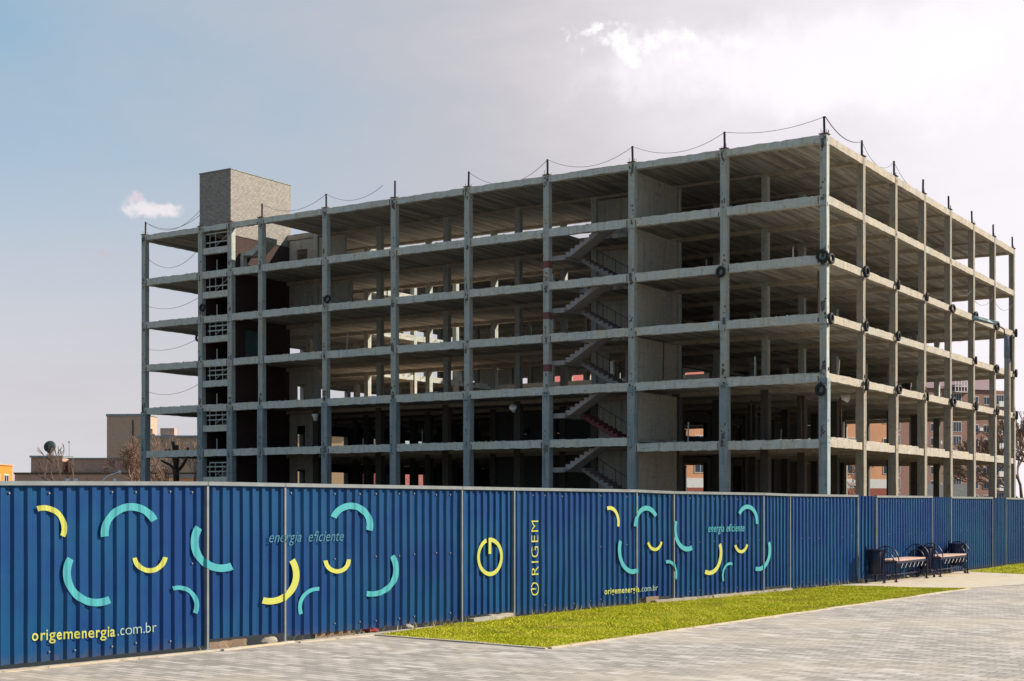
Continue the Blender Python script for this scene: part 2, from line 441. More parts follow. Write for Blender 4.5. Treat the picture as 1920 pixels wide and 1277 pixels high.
# back wall
for i in range(6):
    hs = []; x = -53.0
    random.seed(40 + i)
    while x < -19:
        if random.random() < (.75 if i >= 2 else .35): hs.append((x, x + random.choice((.8, 1.0, 1.3)), lv[i] + .35, lv[i] + 1.75))
        x += 2.0
    hs = [q for q in hs if q[1] < -29 or q[0] > -23]
    if i < 2: hs += [(-28.9, -26.0, lv[i] + (.1 if i == 0 else 1.6), Z[i] - .52), (-23.2, -21.5, lv[i] + (.1 if i == 0 else .4), Z[i] - .52)]
    if i == 3: hs = [q for q in hs if q[1] < -29.2] + [(-29.0, -23.5, 12.25, 13.6)]
    wall('y', 42.12, .18, -53.8, -18.2, lv[i] + .01, Z[i] - .52, holes=hs, mat='wall_shade' if i < 2 else 'panel')
    if i >= 2: wall('y', 42.12, .18, -17.8, -8.2, lv[i] + .01, Z[i] - .52, mat='wall_shade')
    else:
        wall('y', 42.12, .18, -17.8, -13.7, lv[i] + .01, Z[i] - .52)
        wall('y', 42.12, .18, -8.3, -7.2, lv[i] + .01, Z[i] - .52)
random.seed(7)
# west wall of the right wing: closed, two openings low down
for i in range(6):
    hs = []
    if i == 1: hs = [(19.3, 23.2, 6.65, 7.75), (27.9, 29.6, 5.7, 7.9)]
    if i == 0: hs = [(19.3, 23.2, .4, 4.75), (27.9, 29.6, .2, 4.6)]
    if i == 2: hs = [(19.0, 23.9, 9.0, 11.68), (39, 39.2, 9, 9.1)]
    wall('x', -18.05, .16, 12.42, 18.0, lv[i] + .01, Z[i] - .46, mat='wall_shade')
    wall('x', -18.05, .16, 18.42, 24.0, lv[i] + .01, Z[i] - .46, holes=hs[:1], mat='wall_shade')
    wall('x', -18.05, .16, 24.42, 42.1, lv[i] + .01, Z[i] - .46, holes=hs[1:], mat='wall_shade')
# partition deep inside the front wing on the lowest floors
for i in range(2):
    wall('y', 12.1, .15, -29.8, -18.3, lv[i] + .01, Z[i] - .52, mat='wall_shade', holes=[(-27.5, -26.8, lv[i] + 1.0, lv[i] + 1.5), (-24.6, -24.3, lv[i] + .02, lv[i] + 2.0), (-21.2, -20.6, lv[i] + .3, lv[i] + 1.3)])

# ---- stairs
def flight(m, ax, a0, z0, a1, z1, b0, b1, n=10, th=.13):
    """sawtooth flight rising from (a0,z0) to (a1,z1)"""
    da = (a1 - a0) / n; dz = (z1 - z0) / n; top = []
    for k in range(n):
        top += [(a0 + da * k, z0 + dz * (k + 1)), (a0 + da * (k + 1), z0 + dz * (k + 1))]
    poly = [(a0, z0)] + top + [(a1, z1 - th), (a0 + da * .8, z0 - th)] + [(a0, z0 - th)]
    if ax == 'x':   # profile in x,z, extruded along y
        m.prism(poly, 1, b0, b1)
    else:
        m.prism(poly, 0, b0, b1)
    for k in range(n):      # worn reddish nosings
        u0, u1 = sorted((a0 + da * k, a0 + da * (k + .45))); zz = z0 + dz * (k + 1)
        if ax == 'x': m.box(u0 - .02, b0 + .06, zz + .002, u1, b1 - .05, zz + .035, 1)
st = empty('staircase', (-18, 0, 0)); st.parent = B; st.matrix_parent_inverse = Matrix()
st['label'] = 'main open staircase with sawtooth flights'
def sub(m, name, mats, root):
    o = m.build(name, mats, root); o.location = -Vector(root.location); return o
for i in range(5):
    lo = lv[i]; hi = Z[i]; mid = (lo + hi) / 2 if i else 3.9; lo2 = lo if i else 2.2
    m = MB(); flight(m, 'x', -16.9, mid, -13.9, hi, .55, 1.75, 9); sub(m, 'flight', [M['stair'], M['red']], st)
    m = MB(); flight(m, 'x', -16.9, mid, -13.9, lo2, 2.35, 3.6, 9) if False else None
    # far flight: rises from right to left
    m = MB(); flight(m, 'x', -13.9, lo2, -16.9, mid, 2.35, 3.6, 9); sub(m, 'flight', [M['red'] if i == 1 else M['stair'], M['red']], st)
    m = MB(); m.box(-17.8, .45, mid - .24, -16.88, 3.7, mid + .002); m.box(-17.8, .40, mid - .30, -16.95, .62, mid - .02); sub(m, 'landing', M['stair'], st)
    if i == 0:
        m = MB(); m.box(-13.92, .45, lo2 - .22, -12.6, 3.7, lo2); sub(m, 'landing', M['stair'], st)
    m = MB()   # thin bent railing
    for k in range(4):
        a = -16.8 + k * .9; zz = lo2 + (mid - lo2) * (1 - (k * .9) / 3)
        m.tube([(a, 3.5, zz), (a, 3.5, zz + .95)], .018, 4)
    m.tube([(-16.8, 3.5, mid + .95), (-14.1, 3.5, lo2 + 1.05)], .02, 4)
    sub(m, 'railing', M['steel'], st)
# thin steel props and odd poles standing about on the floors
random.seed(21)
for k in range(26):
    i = random.choice((1, 1, 2, 2, 3, 4)); x = random.uniform(-11, -1) if k % 2 else random.uniform(-40, -20); y = random.uniform(1.5, 11)
    z = lvl(i - 1, x) if i else 0; hgt = random.choice((1.1, 1.3, 2.7)); m = MB(); m.tube([(x, y, z), (x + random.uniform(-.1, .1), y, z + hgt)], .045, 5)
    m.build('prop', M['conc' if hgt < 2 else 'rust'], B)
for k, (x, y, i) in enumerate(((-11.0, 1.6, 0), (-9.8, 2.2, 0), (-27.5, 1.2, 1), (-14.6, 5.2, 4), (-20.5, 1.4, 2), (-4.0, 2.0, 3))):
    z = lvl(i, x); m = MB()
    for q in range(14):
        s = random.uniform(.05, .16); u = x + random.gauss(0, .35); v = y + random.gauss(0, .2); m.box(u - s, v - s * .7, z, u + s, v + s * .7, z + s * random.uniform(.5, 1.4), 0, None)
    m.build('debris_heap', M['conc_low'], B)['kind'] = 'stuff'
random.seed(9)
st2 = empty('staircase', (-48, 0, 0)); st2.parent = B
st2['label'] = 'narrow left staircase with railed half landings'
for i in range(6):
    lo = lv[i]; hi = Z[i]; mid = (lo + hi) / 2 + .12 if i else 3.6
    if i == 5: mid = 20.45
    m = MB(); m.rbox(-47.78, .06, mid - .46, -45.22, .40, mid, 0, .01, .4); m.box(-47.78, .38, mid - .2, -45.22, 1.5, mid - .01); sub(m, 'landing', M['edge'], st2)
    if i < 5:
        m = MB(); flight(m, 'y', 1.5, mid, 4.7, hi, -47.6, -46.6, 9); sub(m, 'flight', M['stair'], st2)
    m = MB(); flight(m, 'y', 4.7, lo if i else 1.6, 1.5, mid, -46.4, -45.4, 9); sub(m, 'flight', M['stair'], st2)
    if i == 0:
        for zz in (.6, 1.5, 2.35):
            m = MB(); m.box(-47.78, .1, zz, -45.22, .35, zz + .22); sub(m, 'step_beam', M['edge'], st2)
    m = MB(); zz = mid
    for k, px in enumerate((-47.2, -46.6, -45.9, -45.4)):
        if random.random() < .8: m.tube([(px, .22, zz), (px + random.uniform(-.05, .05), .22, zz + 1.05)], .03, 4)
    for hz in (.35, .7, 1.0):
        if random.random() < .75: m.box(-47.6 + random.uniform(0, .4), .2, zz + hz, -45.3, .25, zz + hz + .09)
    m.tube([(-46.7, .3, zz + .1), (-45.4, .3, zz + .9)], .03, 4)
    sub(m, 'railing', M['conc'], st2)
    m = MB(); m.tube([(-46.5, .25, hi), (-46.5, .25, hi + .8)], .04, 4); sub(m, 'railing', M['conc'], st2) if i < 5 else None
# short sunlit flight under the open roof bay
m = MB(); flight(m, 'x', -43.9, 20.0, -42.4, 20.9, 1.0, 2.2, 6, .3); m.box(-44.85, 1.0, 19.75, -43.9, 2.2, 20.05); m.box(-44.9, 1.0, 18.75, -44.6, 1.4, 19.75)
sub(m, 'flight', [M['conc'], M['red']], st2)

# ---- lift shaft in brick, rising above the roof
m = MB()
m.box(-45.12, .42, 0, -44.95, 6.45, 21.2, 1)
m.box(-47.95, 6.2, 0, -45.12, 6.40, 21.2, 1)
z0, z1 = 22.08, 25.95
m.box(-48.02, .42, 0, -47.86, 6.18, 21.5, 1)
m.box(-45.12, .02, 21.2, -44.90, 6.45, z1, 0); m.box(-48.05, .02, z0, -47.85, 6.45, z1, 0)
m.box(-47.85, .02, z0, -45.12, .25, z1, 0); m.box(-47.85, 6.2, 21.2, -45.12, 6.45, z1, 0)
m.box(-48.09, -.03, z1, -44.86, 6.50, z1 + .07, 2)
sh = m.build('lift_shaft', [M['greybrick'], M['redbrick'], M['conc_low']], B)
teal = flat('teal_door_paint', (.05, .12, .12), .5)
m = MB(); m.box(-44.95, 1.6, 12.25, -44.90, 3.0, 14.4); m.box(-44.90, 2.7, 13.2, -44.86, 2.78, 13.35); m.build('door', teal, B)

# ---- roof edge posts
def post(x, y, h=1.05):
    m = MB(); m.tube([(x, y, 22.12), (x + random.uniform(-.03, .03), y, 22.12 + h)], .07, 5); m.box(x - .08, y - .08, 22.11, x + .08, y + .08, 22.2)
    m.build('roof_post', M['steel'], B)
PT = [(x, .2) for x in (-54, -42, -36, -30, -24, -18, -12, -6, 0)]
for x, y in PT: post(x, y, 1.15 if x == -30 else 1.0)
for y in YS[1:]: post(0.05, y + .2, .95)

# ---- sagging cables
def cable(name, p, q, sag, label, r=.016, group='cables strung along the building'):
    m = MB(); p = Vector(p); q = Vector(q)
    m.tube([p.lerp(q, t / 14) - Vector((0, 0, sag * 4 * (t / 14) * (1 - t / 14))) for t in range(15)], r, 4)
    tag(m.build(name, M['cable']), label, 'cable', group)
T = 23.1
cable('cable', (-54, .2, T), (-48.2, .2, T - .1), .75, 'thin cable sagging from the far left roof post to the brick penthouse')
cable('cable', (-54, .25, T), (-48.2, .25, T + .3), 1.0, 'lower of two thin cables dipping between far left roof post and brick penthouse')
cable('cable', (-42, .2, T), (-36, .2, T), .8, 'cable sagging in front of the sunlit brick penthouse side')
cable('cable', (-36, .2, T), (-31, .2, T), .7, 'cable with a loose frayed end hanging over the roof left of the tallest post')
cable('cable', (-24, .2, T), (-18, .2, T), 1.15, 'deeply sagging cable over the roof left of the main stairs')
cable('cable', (-18, .2, T), (-12, .2, T), .8, 'sagging cable over the roof above the main stairs')
cable('cable', (-12, .2, T), (-6, .2, T), .75, 'sagging cable over the second roof bay left of the near corner')
cable('cable', (-6, .2, T), (0, .2, T), .35, 'nearly taut cable over the roof bay just left of the near corner')
cable('cable', (.05, .2, T), (.05, 6.2, T - .1), .5, 'knotted cable sagging right of the near corner roof post', .03)
cable('cable', (.05, 6.2, T - .1), (.05, 12.2, T - .1), .85, 'cable sagging over the second roof bay of the sunlit side')
cable('cable', (.05, 12.2, T - .1), (.05, 17.0, 22.2), .4, 'broken cable drooping to the roof edge on the sunlit side')
cable('cable', (-53.8, .1, 20.4), (-48.2, .1, 20.5), 1.1, 'cable sagging across the top storey of the empty left bay')
cable('cable', (-53.8, .1, 16.7), (-48.2, .1, 16.9), .5, 'cable sagging across the second storey from the top of the empty left bay')
cable('cable', (-53.8, .1, 13.4), (-48.2, .1, 13.9), .4, 'faint cable crossing the middle of the empty left bay')
cable('cable', (-53.8, .1, 10.2), (-48.2, .1, 10.5), .5, 'faint cable crossing low in the empty left bay')
cable('cable', (.1, 24.4, 17.0), (.1, 29.9, 17.2), .6, 'white cable drooping in the fifth bay of the sunlit side')
cable('cable', (.1, 30.4, 16.6), (.1, 35.9, 17.4), .5, 'cable drooping in the sixth bay of the sunlit side')
cable('cable', (.1, 36.4, 17.2), (.1, 41.9, 17.6), .6, 'cable drooping in the last bay of the sunlit side')

# ---- tyres hung as bumpers on the floor edges
def tyre_mesh():
    prof = []
    for k in range(15):
        a = -2.5 + 5.0 * k / 14
        prof.append((.235 + .085 * math.cos(a), .095 * math.sin(a)))
    m = MB(); prof.append(prof[0]); m.lathe(prof, 28)
    for k in range(28):     # tread lugs
        a = 2 * math.pi * k / 28; Mx = Matrix.Rotation(a, 4, 'Z')
        m.box(.315, -.018, -.07, .328, .018, .07, 0, Mx)
    return m.build('tyre', M['rubber'], smooth=False)
ty0 = tyre_mesh(); first = True
def tyre(loc, face, label, sc=1.0):
    global first
    o = ty0 if first else ty0.copy()
    if not first: COL.objects.link(o)
    first = False
    o.location = loc; o.scale = (sc,) * 3
    o.rotation_euler = (R(90 + random.uniform(-6, 6)), 0, random.uniform(-.25, .25)) if face == 'y' else (R(90), 0, R(90) + random.uniform(-.3, .3))
    tag(o, label, 'tyre', 'old tyres hanging on the building')
ORD = ['the corner column', 'the first column behind the corner', 'the second column behind the corner', 'the third column behind the corner',
       'the fourth column behind the corner', 'the fifth column behind the corner', 'the sixth column behind the corner', 'the last column of the sunlit side']
for i, row, ks in ((3, 'upper row', range(0, 8)), (2, 'middle row', (0, 1, 2, 5, 6, 7)), (1, 'lower row', range(1, 8))):
    for k in ks:
        tyre((.36 if i > 1 else .40, k * 6 + (.1 if k else .25), Z[i] - .18 + random.uniform(-.12, .1)), 'x', f'black tyre of the {row} hanging on {ORD[k]}', random.uniform(.92, 1.08))
tyre((.02, -.16, Z[3] - .12), 'y', 'black tyre of the upper row on the shaded front of the corner column', 1.12)
tyre((-.05, -.20, Z[1] - .95), 'y', 'black tyre hanging low on the shaded front of the corner column', 1.12)
tyre((-6.1, -.16, Z[3] - .45), 'y', 'black tyre on the front of the next column left of the corner')
tyre((-47.65, -.1, Z[3] + .62), 'y', 'small black tyre in the narrow stair bay on the left', .9)
tyre((-35.65, -.12, Z[3] + .3), 'y', 'small black tyre on the front column right of the brick penthouse', .85)
tyre((-48.5, .3, Z[2] + 1.75), 'y', 'black tyre hanging behind the second column from the left', .9)

# ---- floodlights fixed inside
def floodlight(loc, rz, label, tilt=35):
    r = empty('floodlight', loc, rz, label=label, cat='floodlight', group='white floodlights fixed inside the building')
    m = MB(); Mx = Matrix.Rotation(R(tilt), 4, 'X'); m.lathe([(.02, -.35), (.12, -.33), (.17, -.1), (.24, .12), (.25, .16), (.02, .17)], 14, (0, 0, 0), 0, Mx); m.build('lamp_housing', M['white'], r, True)
    m = MB(); m.tube([(0, .0, 0), (0, .35, .05), (0, .5, -.5)], .03, 5); m.build('bracket', M['steel'], r)
floodlight((-21.2, 1.2, 7.75), .4, 'white floodlight under the ceiling left of the main stairs', 60)
floodlight((-37.6, .9, 7.8), .2, 'white floodlight on a lattice stand in the third bay from the left', 10)
floodlight((-1.3, 7.2, 8.0), 2.4, 'white tube floodlight inside the near corner bay', 100)

# ============================================================ ground
def sheet(name, pts, z, mat, kind='structure'):
    m = MB(); m.face([(x, y, z) for x, y in pts]); o = m.build(name, mat); o['kind'] = kind; return o
# dirt
m_, t, b = new_mat('dry_dirt'); g = t.n('ShaderNodeNewGeometry').outputs['Position']
n1 = t.n('ShaderNodeTexNoise', {'Vector': g, 'Scale': .15, 'Detail': 8, 'Roughness': .65}).outputs[0]
c = t.mix(t.ramp(n1, .35, .65), (.17, .135, .10), (.10, .09, .06)); t.t.links.new(c, b.inputs['Base Color']); b.inputs['Roughness'].default_value = .95
M['dirt'] = m_
sheet('ground', [(-2500, -400), (1500, -400), (1500, 3000), (-2500, 3000)], -.06, M['dirt'])
# clay pavers
m_, t, b = new_mat('pavers'); g = t.n('ShaderNodeNewGeometry').outputs['Position']
mp = t.n('ShaderNodeMapping', {'Vector': g, 'Rotation': (0, 0, R(5))}).outputs[0]
br = t.n('ShaderNodeTexBrick', {'Vector': mp, 'Color1': (.49, .44, .40, 1), 'Color2': (.265, .24, .215, 1), 'Mortar': (.10, .09, .08, 1), 'Scale': 1.0, 'Mortar Size': .007,
         'Mortar Smooth': .3, 'Brick Width': .26, 'Row Height': .12, 'Bias': 0.05})
v = t.n('ShaderNodeTexNoise', {'Vector': g, 'Scale': .28, 'Detail': 6, 'Roughness': .6}).outputs[0]
v2 = t.n('ShaderNodeTexNoise', {'Vector': g, 'Scale': 3.0, 'Detail': 5, 'Roughness': .6}).outputs[0]
v3 = t.n('ShaderNodeTexNoise', {'Vector': g, 'Scale': 60, 'Detail': 3}).outputs[0]
c = t.mix(t.math('MULTIPLY', t.ramp(v, .42, .62), .55), br.outputs['Color'], (.46, .40, .31), 'MIX')
c = t.mix(t.math('MULTIPLY', t.ramp(v2, .5, .75), .4), c, (.26, .235, .22))
c = t.mix(t.math('MULTIPLY', t.ramp(v3, .5, .8), .3), c, (.6, .56, .52))
st_ = t.n('ShaderNodeTexNoise', {'Vector': g, 'Scale': .9, 'Detail': 9, 'Roughness': .8}).outputs[0]
c = t.mix(t.math('MULTIPLY', t.ramp(st_, .60, .72), .45), c, (.17, .15, .13))
wn = t.n('ShaderNodeMapping', {'Vector': mp, 'Scale': (1 / .26, 1 / .12, 1)}).outputs[0]
wv = t.n('ShaderNodeTexWhiteNoise', {'Vector': t.n('ShaderNodeVectorMath', {0: wn}, operation='FLOOR').outputs[0]}).outputs['Value']
c = t.mix(t.math('MULTIPLY', t.ramp(wv, .90, .97), .5), c, (.62, .58, .54)); c = t.mix(t.math('MULTIPLY', t.ramp(wv, .12, .05), .4), c, (.20, .18, .165))
t.t.links.new(c, b.inputs['Base Color']); b.inputs['Roughness'].default_value = .8
hh = t.math('SUBTRACT', 1.0, br.outputs['Fac']); bp = t.n('ShaderNodeBump', {'Height': hh, 'Strength': .6, 'Distance': .006}); t.t.links.new(bp.outputs[0], b.inputs['Normal'])
M['paver'] = m_

FV = [(15.359, -66.006), (15.837, -62.64), (15.953, -61.421), (16.244, -57.978), (16.312, -56.693), (16.611, -53.297), (16.797, -52.247), (17.258, -49.336), (17.312, -48.123), (17.626, -45.048), (17.762, -44.226), (17.992, -40.818), (18.003, -39.279), (18.203, -36.074), (18.182, -34.571), (18.396, -31.178), (18.484, -29.781), (18.697, -26.388)]
FH = [1.964, 1.993, 1.987, 1.977, 1.972, 1.964, 1.942, 1.928, 1.914, 1.905, 1.896, 1.896, 1.888, 1.884, 1.874, 1.86, 1.86, 1.86]
u_ = Vector((.1406, .9901))
FV = [tuple(Vector(FV[0]) - u_ * d) for d in (9.2, 5.8, 4.6, 1.2)] + FV; FH = [1.96] * 4 + FH
fence_front = [(x + .06, y) for x, y in FV]
sheet('pavement', [(13.4, -80), (9.0, -120), (90, -120), (90, -20), (18.9, -20)] + [(x + .04, y) for x, y in FV[::-1]], 0, M['paver'])
M['beton'] = concrete('pale_concrete_paving', (.50, .45, .37), dark=.7, streak=.1)
sheet('bench_pad', [(17.66, -46.15), (20.15, -45.80), (21.6, -41.2), (19.9, -39.35), (18.2, -38.75), (18.05, -40.5), (17.86, -43.5), (17.72, -45.0)], .004, M['beton'])
# lawns
m_, t, b = new_mat('lawn'); g = t.n('ShaderNodeNewGeometry').outputs['Position']
v = t.n('ShaderNodeTexNoise', {'Vector': g, 'Scale': 1.3, 'Detail': 8, 'Roughness': .7}).outputs[0]
v2 = t.n('ShaderNodeTexNoise', {'Vector': g, 'Scale': 14, 'Detail': 5, 'Roughness': .7}).outputs[0]
c = t.mix(t.ramp(v, .38, .62), (.29, .31, .014), (.38, .34, .03)); c = t.mix(t.math('MULTIPLY', t.ramp(v2, .45, .7), .55), c, (.17, .15, .018))
t.t.links.new(c, b.inputs['Base Color']); b.inputs['Roughness'].default_value = .95; b.inputs['Specular IOR Level'].default_value = .1
M['lawn'] = m_
m_, t, b = new_mat('grass_blades'); g = t.n('ShaderNodeNewGeometry').outputs['Position']
v = t.n('ShaderNodeTexNoise', {'Vector': g, 'Scale': 1.6, 'Detail': 5, 'Roughness': .7}).outputs[0]
v2 = t.n('ShaderNodeTexNoise', {'Vector': g, 'Scale': 40, 'Detail': 2}).outputs[0]
c = t.mix(t.ramp(v, .38, .64), (.44, .47, .018), (.56, .52, .05)); bz = t.n('ShaderNodeTexNoise', {'Vector': g, 'Scale': 1.1, 'Detail': 7, 'Roughness': .75}).outputs[0]
c = t.mix(t.math('MULTIPLY', t.ramp(bz, .52, .66), .75), c, (.30, .22, .08))
c = t.mix(t.math('MULTIPLY', t.ramp(v2, .5, .68), .6), c, (.22, .22, .01))
t.t.links.new(c, b.inputs['Base Color']); b.inputs['Roughness'].default_value = .8; b.inputs['Specular IOR Level'].default_value = .15
M['blade'] = m_
L1 = [(16.42, -60.10), (19.17, -60.33), (20.22, -45.82), (17.70, -46.25)] + [(x + .05, y) for x, y in FV[12:6:-1]]
L2 = [(18.22, -38.75), (19.85, -39.36), (26, -39.6), (40, -39.9), (40, -24), (18.8, -24)] + [(x + .05, y) for x, y in FV[20:16:-1]]
def inside(P, x, y):
    r = np.zeros(len(x), bool); n = len(P)
    for i in range(n):
        x1, y1 = P[i]; x2, y2 = P[(i + 1) % n]
        cnd = ((y1 > y) != (y2 > y)) & (x < (x2 - x1) * (y - y1) / (y2 - y1 + 1e-12) + x1); r ^= cnd
    return r
def blades(name, P, n, h, mat, box=None, w=.008, seedn=1):
    g = np.random.default_rng(seedn); P_ = np.array(P)
    x0, y0 = P_.min(0); x1, y1 = P_.max(0)
    if box: x0, y0, x1, y1 = box
    x = g.uniform(x0, x1, n * 2); y = g.uniform(y0, y1, n * 2); k = inside(P, x, y); x = x[k][:n]; y = y[k][:n]; n = len(x)
    dens = np.sin(x * 3.1 + np.sin(y * 2.3) * 2) * np.sin(y * 2.7 + np.cos(x * 4)) ; hh = h * g.uniform(.4, 1.25, n) * (1 + .35 * dens)
    a = g.uniform(0, 2 * np.pi, n); ww = w * g.uniform(.6, 1.5, n); lx = g.normal(0, .45, n) * hh; ly = g.normal(0, .45, n) * hh
    v = np.zeros((n, 3, 3)); v[:, 0] = np.c_[x - np.cos(a) * ww, y - np.sin(a) * ww, np.zeros(n)]; v[:, 1] = np.c_[x + np.cos(a) * ww, y + np.sin(a) * ww, np.zeros(n)]
    v[:, 2] = np.c_[x + lx, y + ly, hh]
    me = bpy.data.meshes.new(name); me.vertices.add(n * 3); me.vertices.foreach_set('co', v.ravel()); me.loops.add(n * 3); me.loops.foreach_set('vertex_index', np.arange(n * 3))
    me.polygons.add(n); me.polygons.foreach_set('loop_start', np.arange(0, n * 3, 3)); me.polygons.foreach_set('loop_total', np.full(n, 3)); me.update(calc_edges=True); me.materials.append(mat)
    o = bpy.data.objects.new(name, me); COL.objects.link(o); o['kind'] = 'stuff'; return o
sheet('lawn', L1, .006, M['lawn']); sheet('lawn', L2, .007, M['lawn'])
tag(blades('grass', L1, 170000, .020, M['blade'], seedn=3), 'bright yellow green grass of the long lawn in front of the fence', 'grass')
tag(blades('grass', L2, 40000, .022, M['blade'], (18.1, -39.9, 24, -28), .012, seedn=4), 'yellow green grass beyond the benches at the right end of the fence', 'grass')
# pale kerbs
m = MB()
def kerb(m, p, q, w=.05, h=.018, z=.0):
    p = Vector((*p, 0)); q = Vector((*q, 0)); d = (q - p); L = d.length; a = math.atan2(d.y, d.x); n = max(1, round(L / 1.0))
    for k in range(n):
        Mx = Matrix.Translation(p.lerp(q, k / n)) @ Matrix.Rotation(a + random.uniform(-.004, .004), 4, 'Z')
        m.box(0.004, -w / 2, -.03, L / n - .004, w / 2, h + random.uniform(-.004, .004), 0, Mx)
kerb(m, (16.42, -60.14), (19.2, -60.38)); kerb(m, (19.22, -60.34), (20.26, -45.86)); kerb(m, (19.9, -39.42), (27, -39.7))
for i in range(7): kerb(m, (FV[i][0] + (.30 if i == 4 else .28), FV[i][1]), (FV[i + 1][0] + .22 - .03 * max(0, i - 4), FV[i + 1][1] + (.0 if i < 6 else -2.2)))
m.build('kerb', M['beton'])['kind'] = 'structure'

# ============================================================ corrugated fence
m_, t, b = new_mat('blue_painted_metal'); g = t.n('ShaderNodeNewGeometry').outputs['Position']
v = t.n('ShaderNodeTexNoise', {'Vector': g, 'Scale': .9, 'Detail': 6, 'Roughness': .6}).outputs[0]
mp = t.n('ShaderNodeMapping', {'Vector': g, 'Scale': (7, 7, .5)}).outputs[0]
v2 = t.n('ShaderNodeTexNoise', {'Vector': mp, 'Scale': 1.0, 'Detail': 6, 'Roughness': .7}).outputs[0]
c = t.mix(t.ramp(v, .35, .65), FENCE_A, FENCE_B); c = t.mix(t.math('MULTIPLY', t.ramp(v2, .55, .8), .30), c, (.03, .09, .15))
rnd_ = t.n('ShaderNodeObjectInfo').outputs['Random']; c = t.mix(t.math('MULTIPLY', rnd_, .30), c, (.0012, .030, .11))
# mud splashed up from the ground, chalky scuffs and a few rust spots
pz = t.n('ShaderNodeSeparateXYZ', {0: g}).outputs[2]
sp = t.n('ShaderNodeTexNoise', {'Vector': g, 'Scale': 7.0, 'Detail': 8, 'Roughness': .75}).outputs[0]
mud = t.ramp(t.math('ADD', t.math('MULTIPLY', pz, -2.4), sp), .10, .62); c = t.mix(t.math('MULTIPLY', mud, .55), c, (.085, .075, .065))
sc = t.ramp(sp, .70, .80); c = t.mix(t.math('MULTIPLY', sc, .45), c, (.22, .28, .33))
rs = t.n('ShaderNodeTexNoise', {'Vector': g, 'Scale': 2.1, 'Detail': 9, 'Roughness': .85}).outputs[0]; c = t.mix(t.math('MULTIPLY', t.ramp(rs, .70, .74), .8), c, (.10, .045, .025))
t.t.links.new(c, b.inputs['Base Color'])
t.t.links.new(t.math('ADD', .34, t.math('MULTIPLY', v2, .3)), b.inputs['Roughness']); b.inputs['Specular IOR Level'].default_value = .25
M['blue'] = m_
FENCE = empty('corrugated_fence', (16, -60, 0), label='long blue corrugated metal hoarding with teal and yellow printed artwork', cat='fence')
cum = [-9.2]
for p, q in zip(FV, FV[1:]): cum.append(cum[-1] + math.hypot(q[0] - p[0], q[1] - p[1]))
PER, DEP = .155, .030
def prof_breaks(s0, s1):
    out = []; k = math.floor(s0 / PER) - 1
    while k * PER < s1 + PER:
        for f in (0, .34, .50, .80): 
            s = (k + f) * PER
            if s0 < s < s1: out.append(s)
        k += 1
    return out
def prof(s):
    f = (s / PER) % 1.0
    if f < .34: return DEP
    if f < .50: return DEP * (1 - (f - .34) / .16)
    if f < .80: return 0
    return DEP * (f - .80) / .20
def seg_of(s):
    for i in range(len(cum) - 1):
        if s <= cum[i + 1] + 1e-9: return i
    return len(cum) - 2
def fpos(s, off=0.0, i=None):
    i = seg_of(s) if i is None else i; p, q = FV[i], FV[i + 1]; L = cum[i + 1] - cum[i]; t_ = (s - cum[i]) / L
    n = ((q[1] - p[1]) / L, -(q[0] - p[0]) / L)
    return p[0] + (q[0] - p[0]) * t_ + n[0] * off, p[1] + (q[1] - p[1]) * t_ + n[1] * off
def fh(s):
    i = seg_of(s); t_ = (s - cum[i]) / (cum[i + 1] - cum[i]); return FH[i] + (FH[i + 1] - FH[i]) * t_
def W3(s, z, off, i=None):
    off += .010 * noise.noise(Vector((s * 1.1, z * .9, 3))) + .006 * noise.noise(Vector((s * 4, z * 2.2, 8)))   # the sheets are slightly dented
    x, y = fpos(s, off, i); return (x, y, z)
GAPS = [.04, .06, .035, .05, .035, .115, .06, .09, .03, .09, .05, .10, .03, .07, .03, .03, .03, .03, .03, .03, .03]
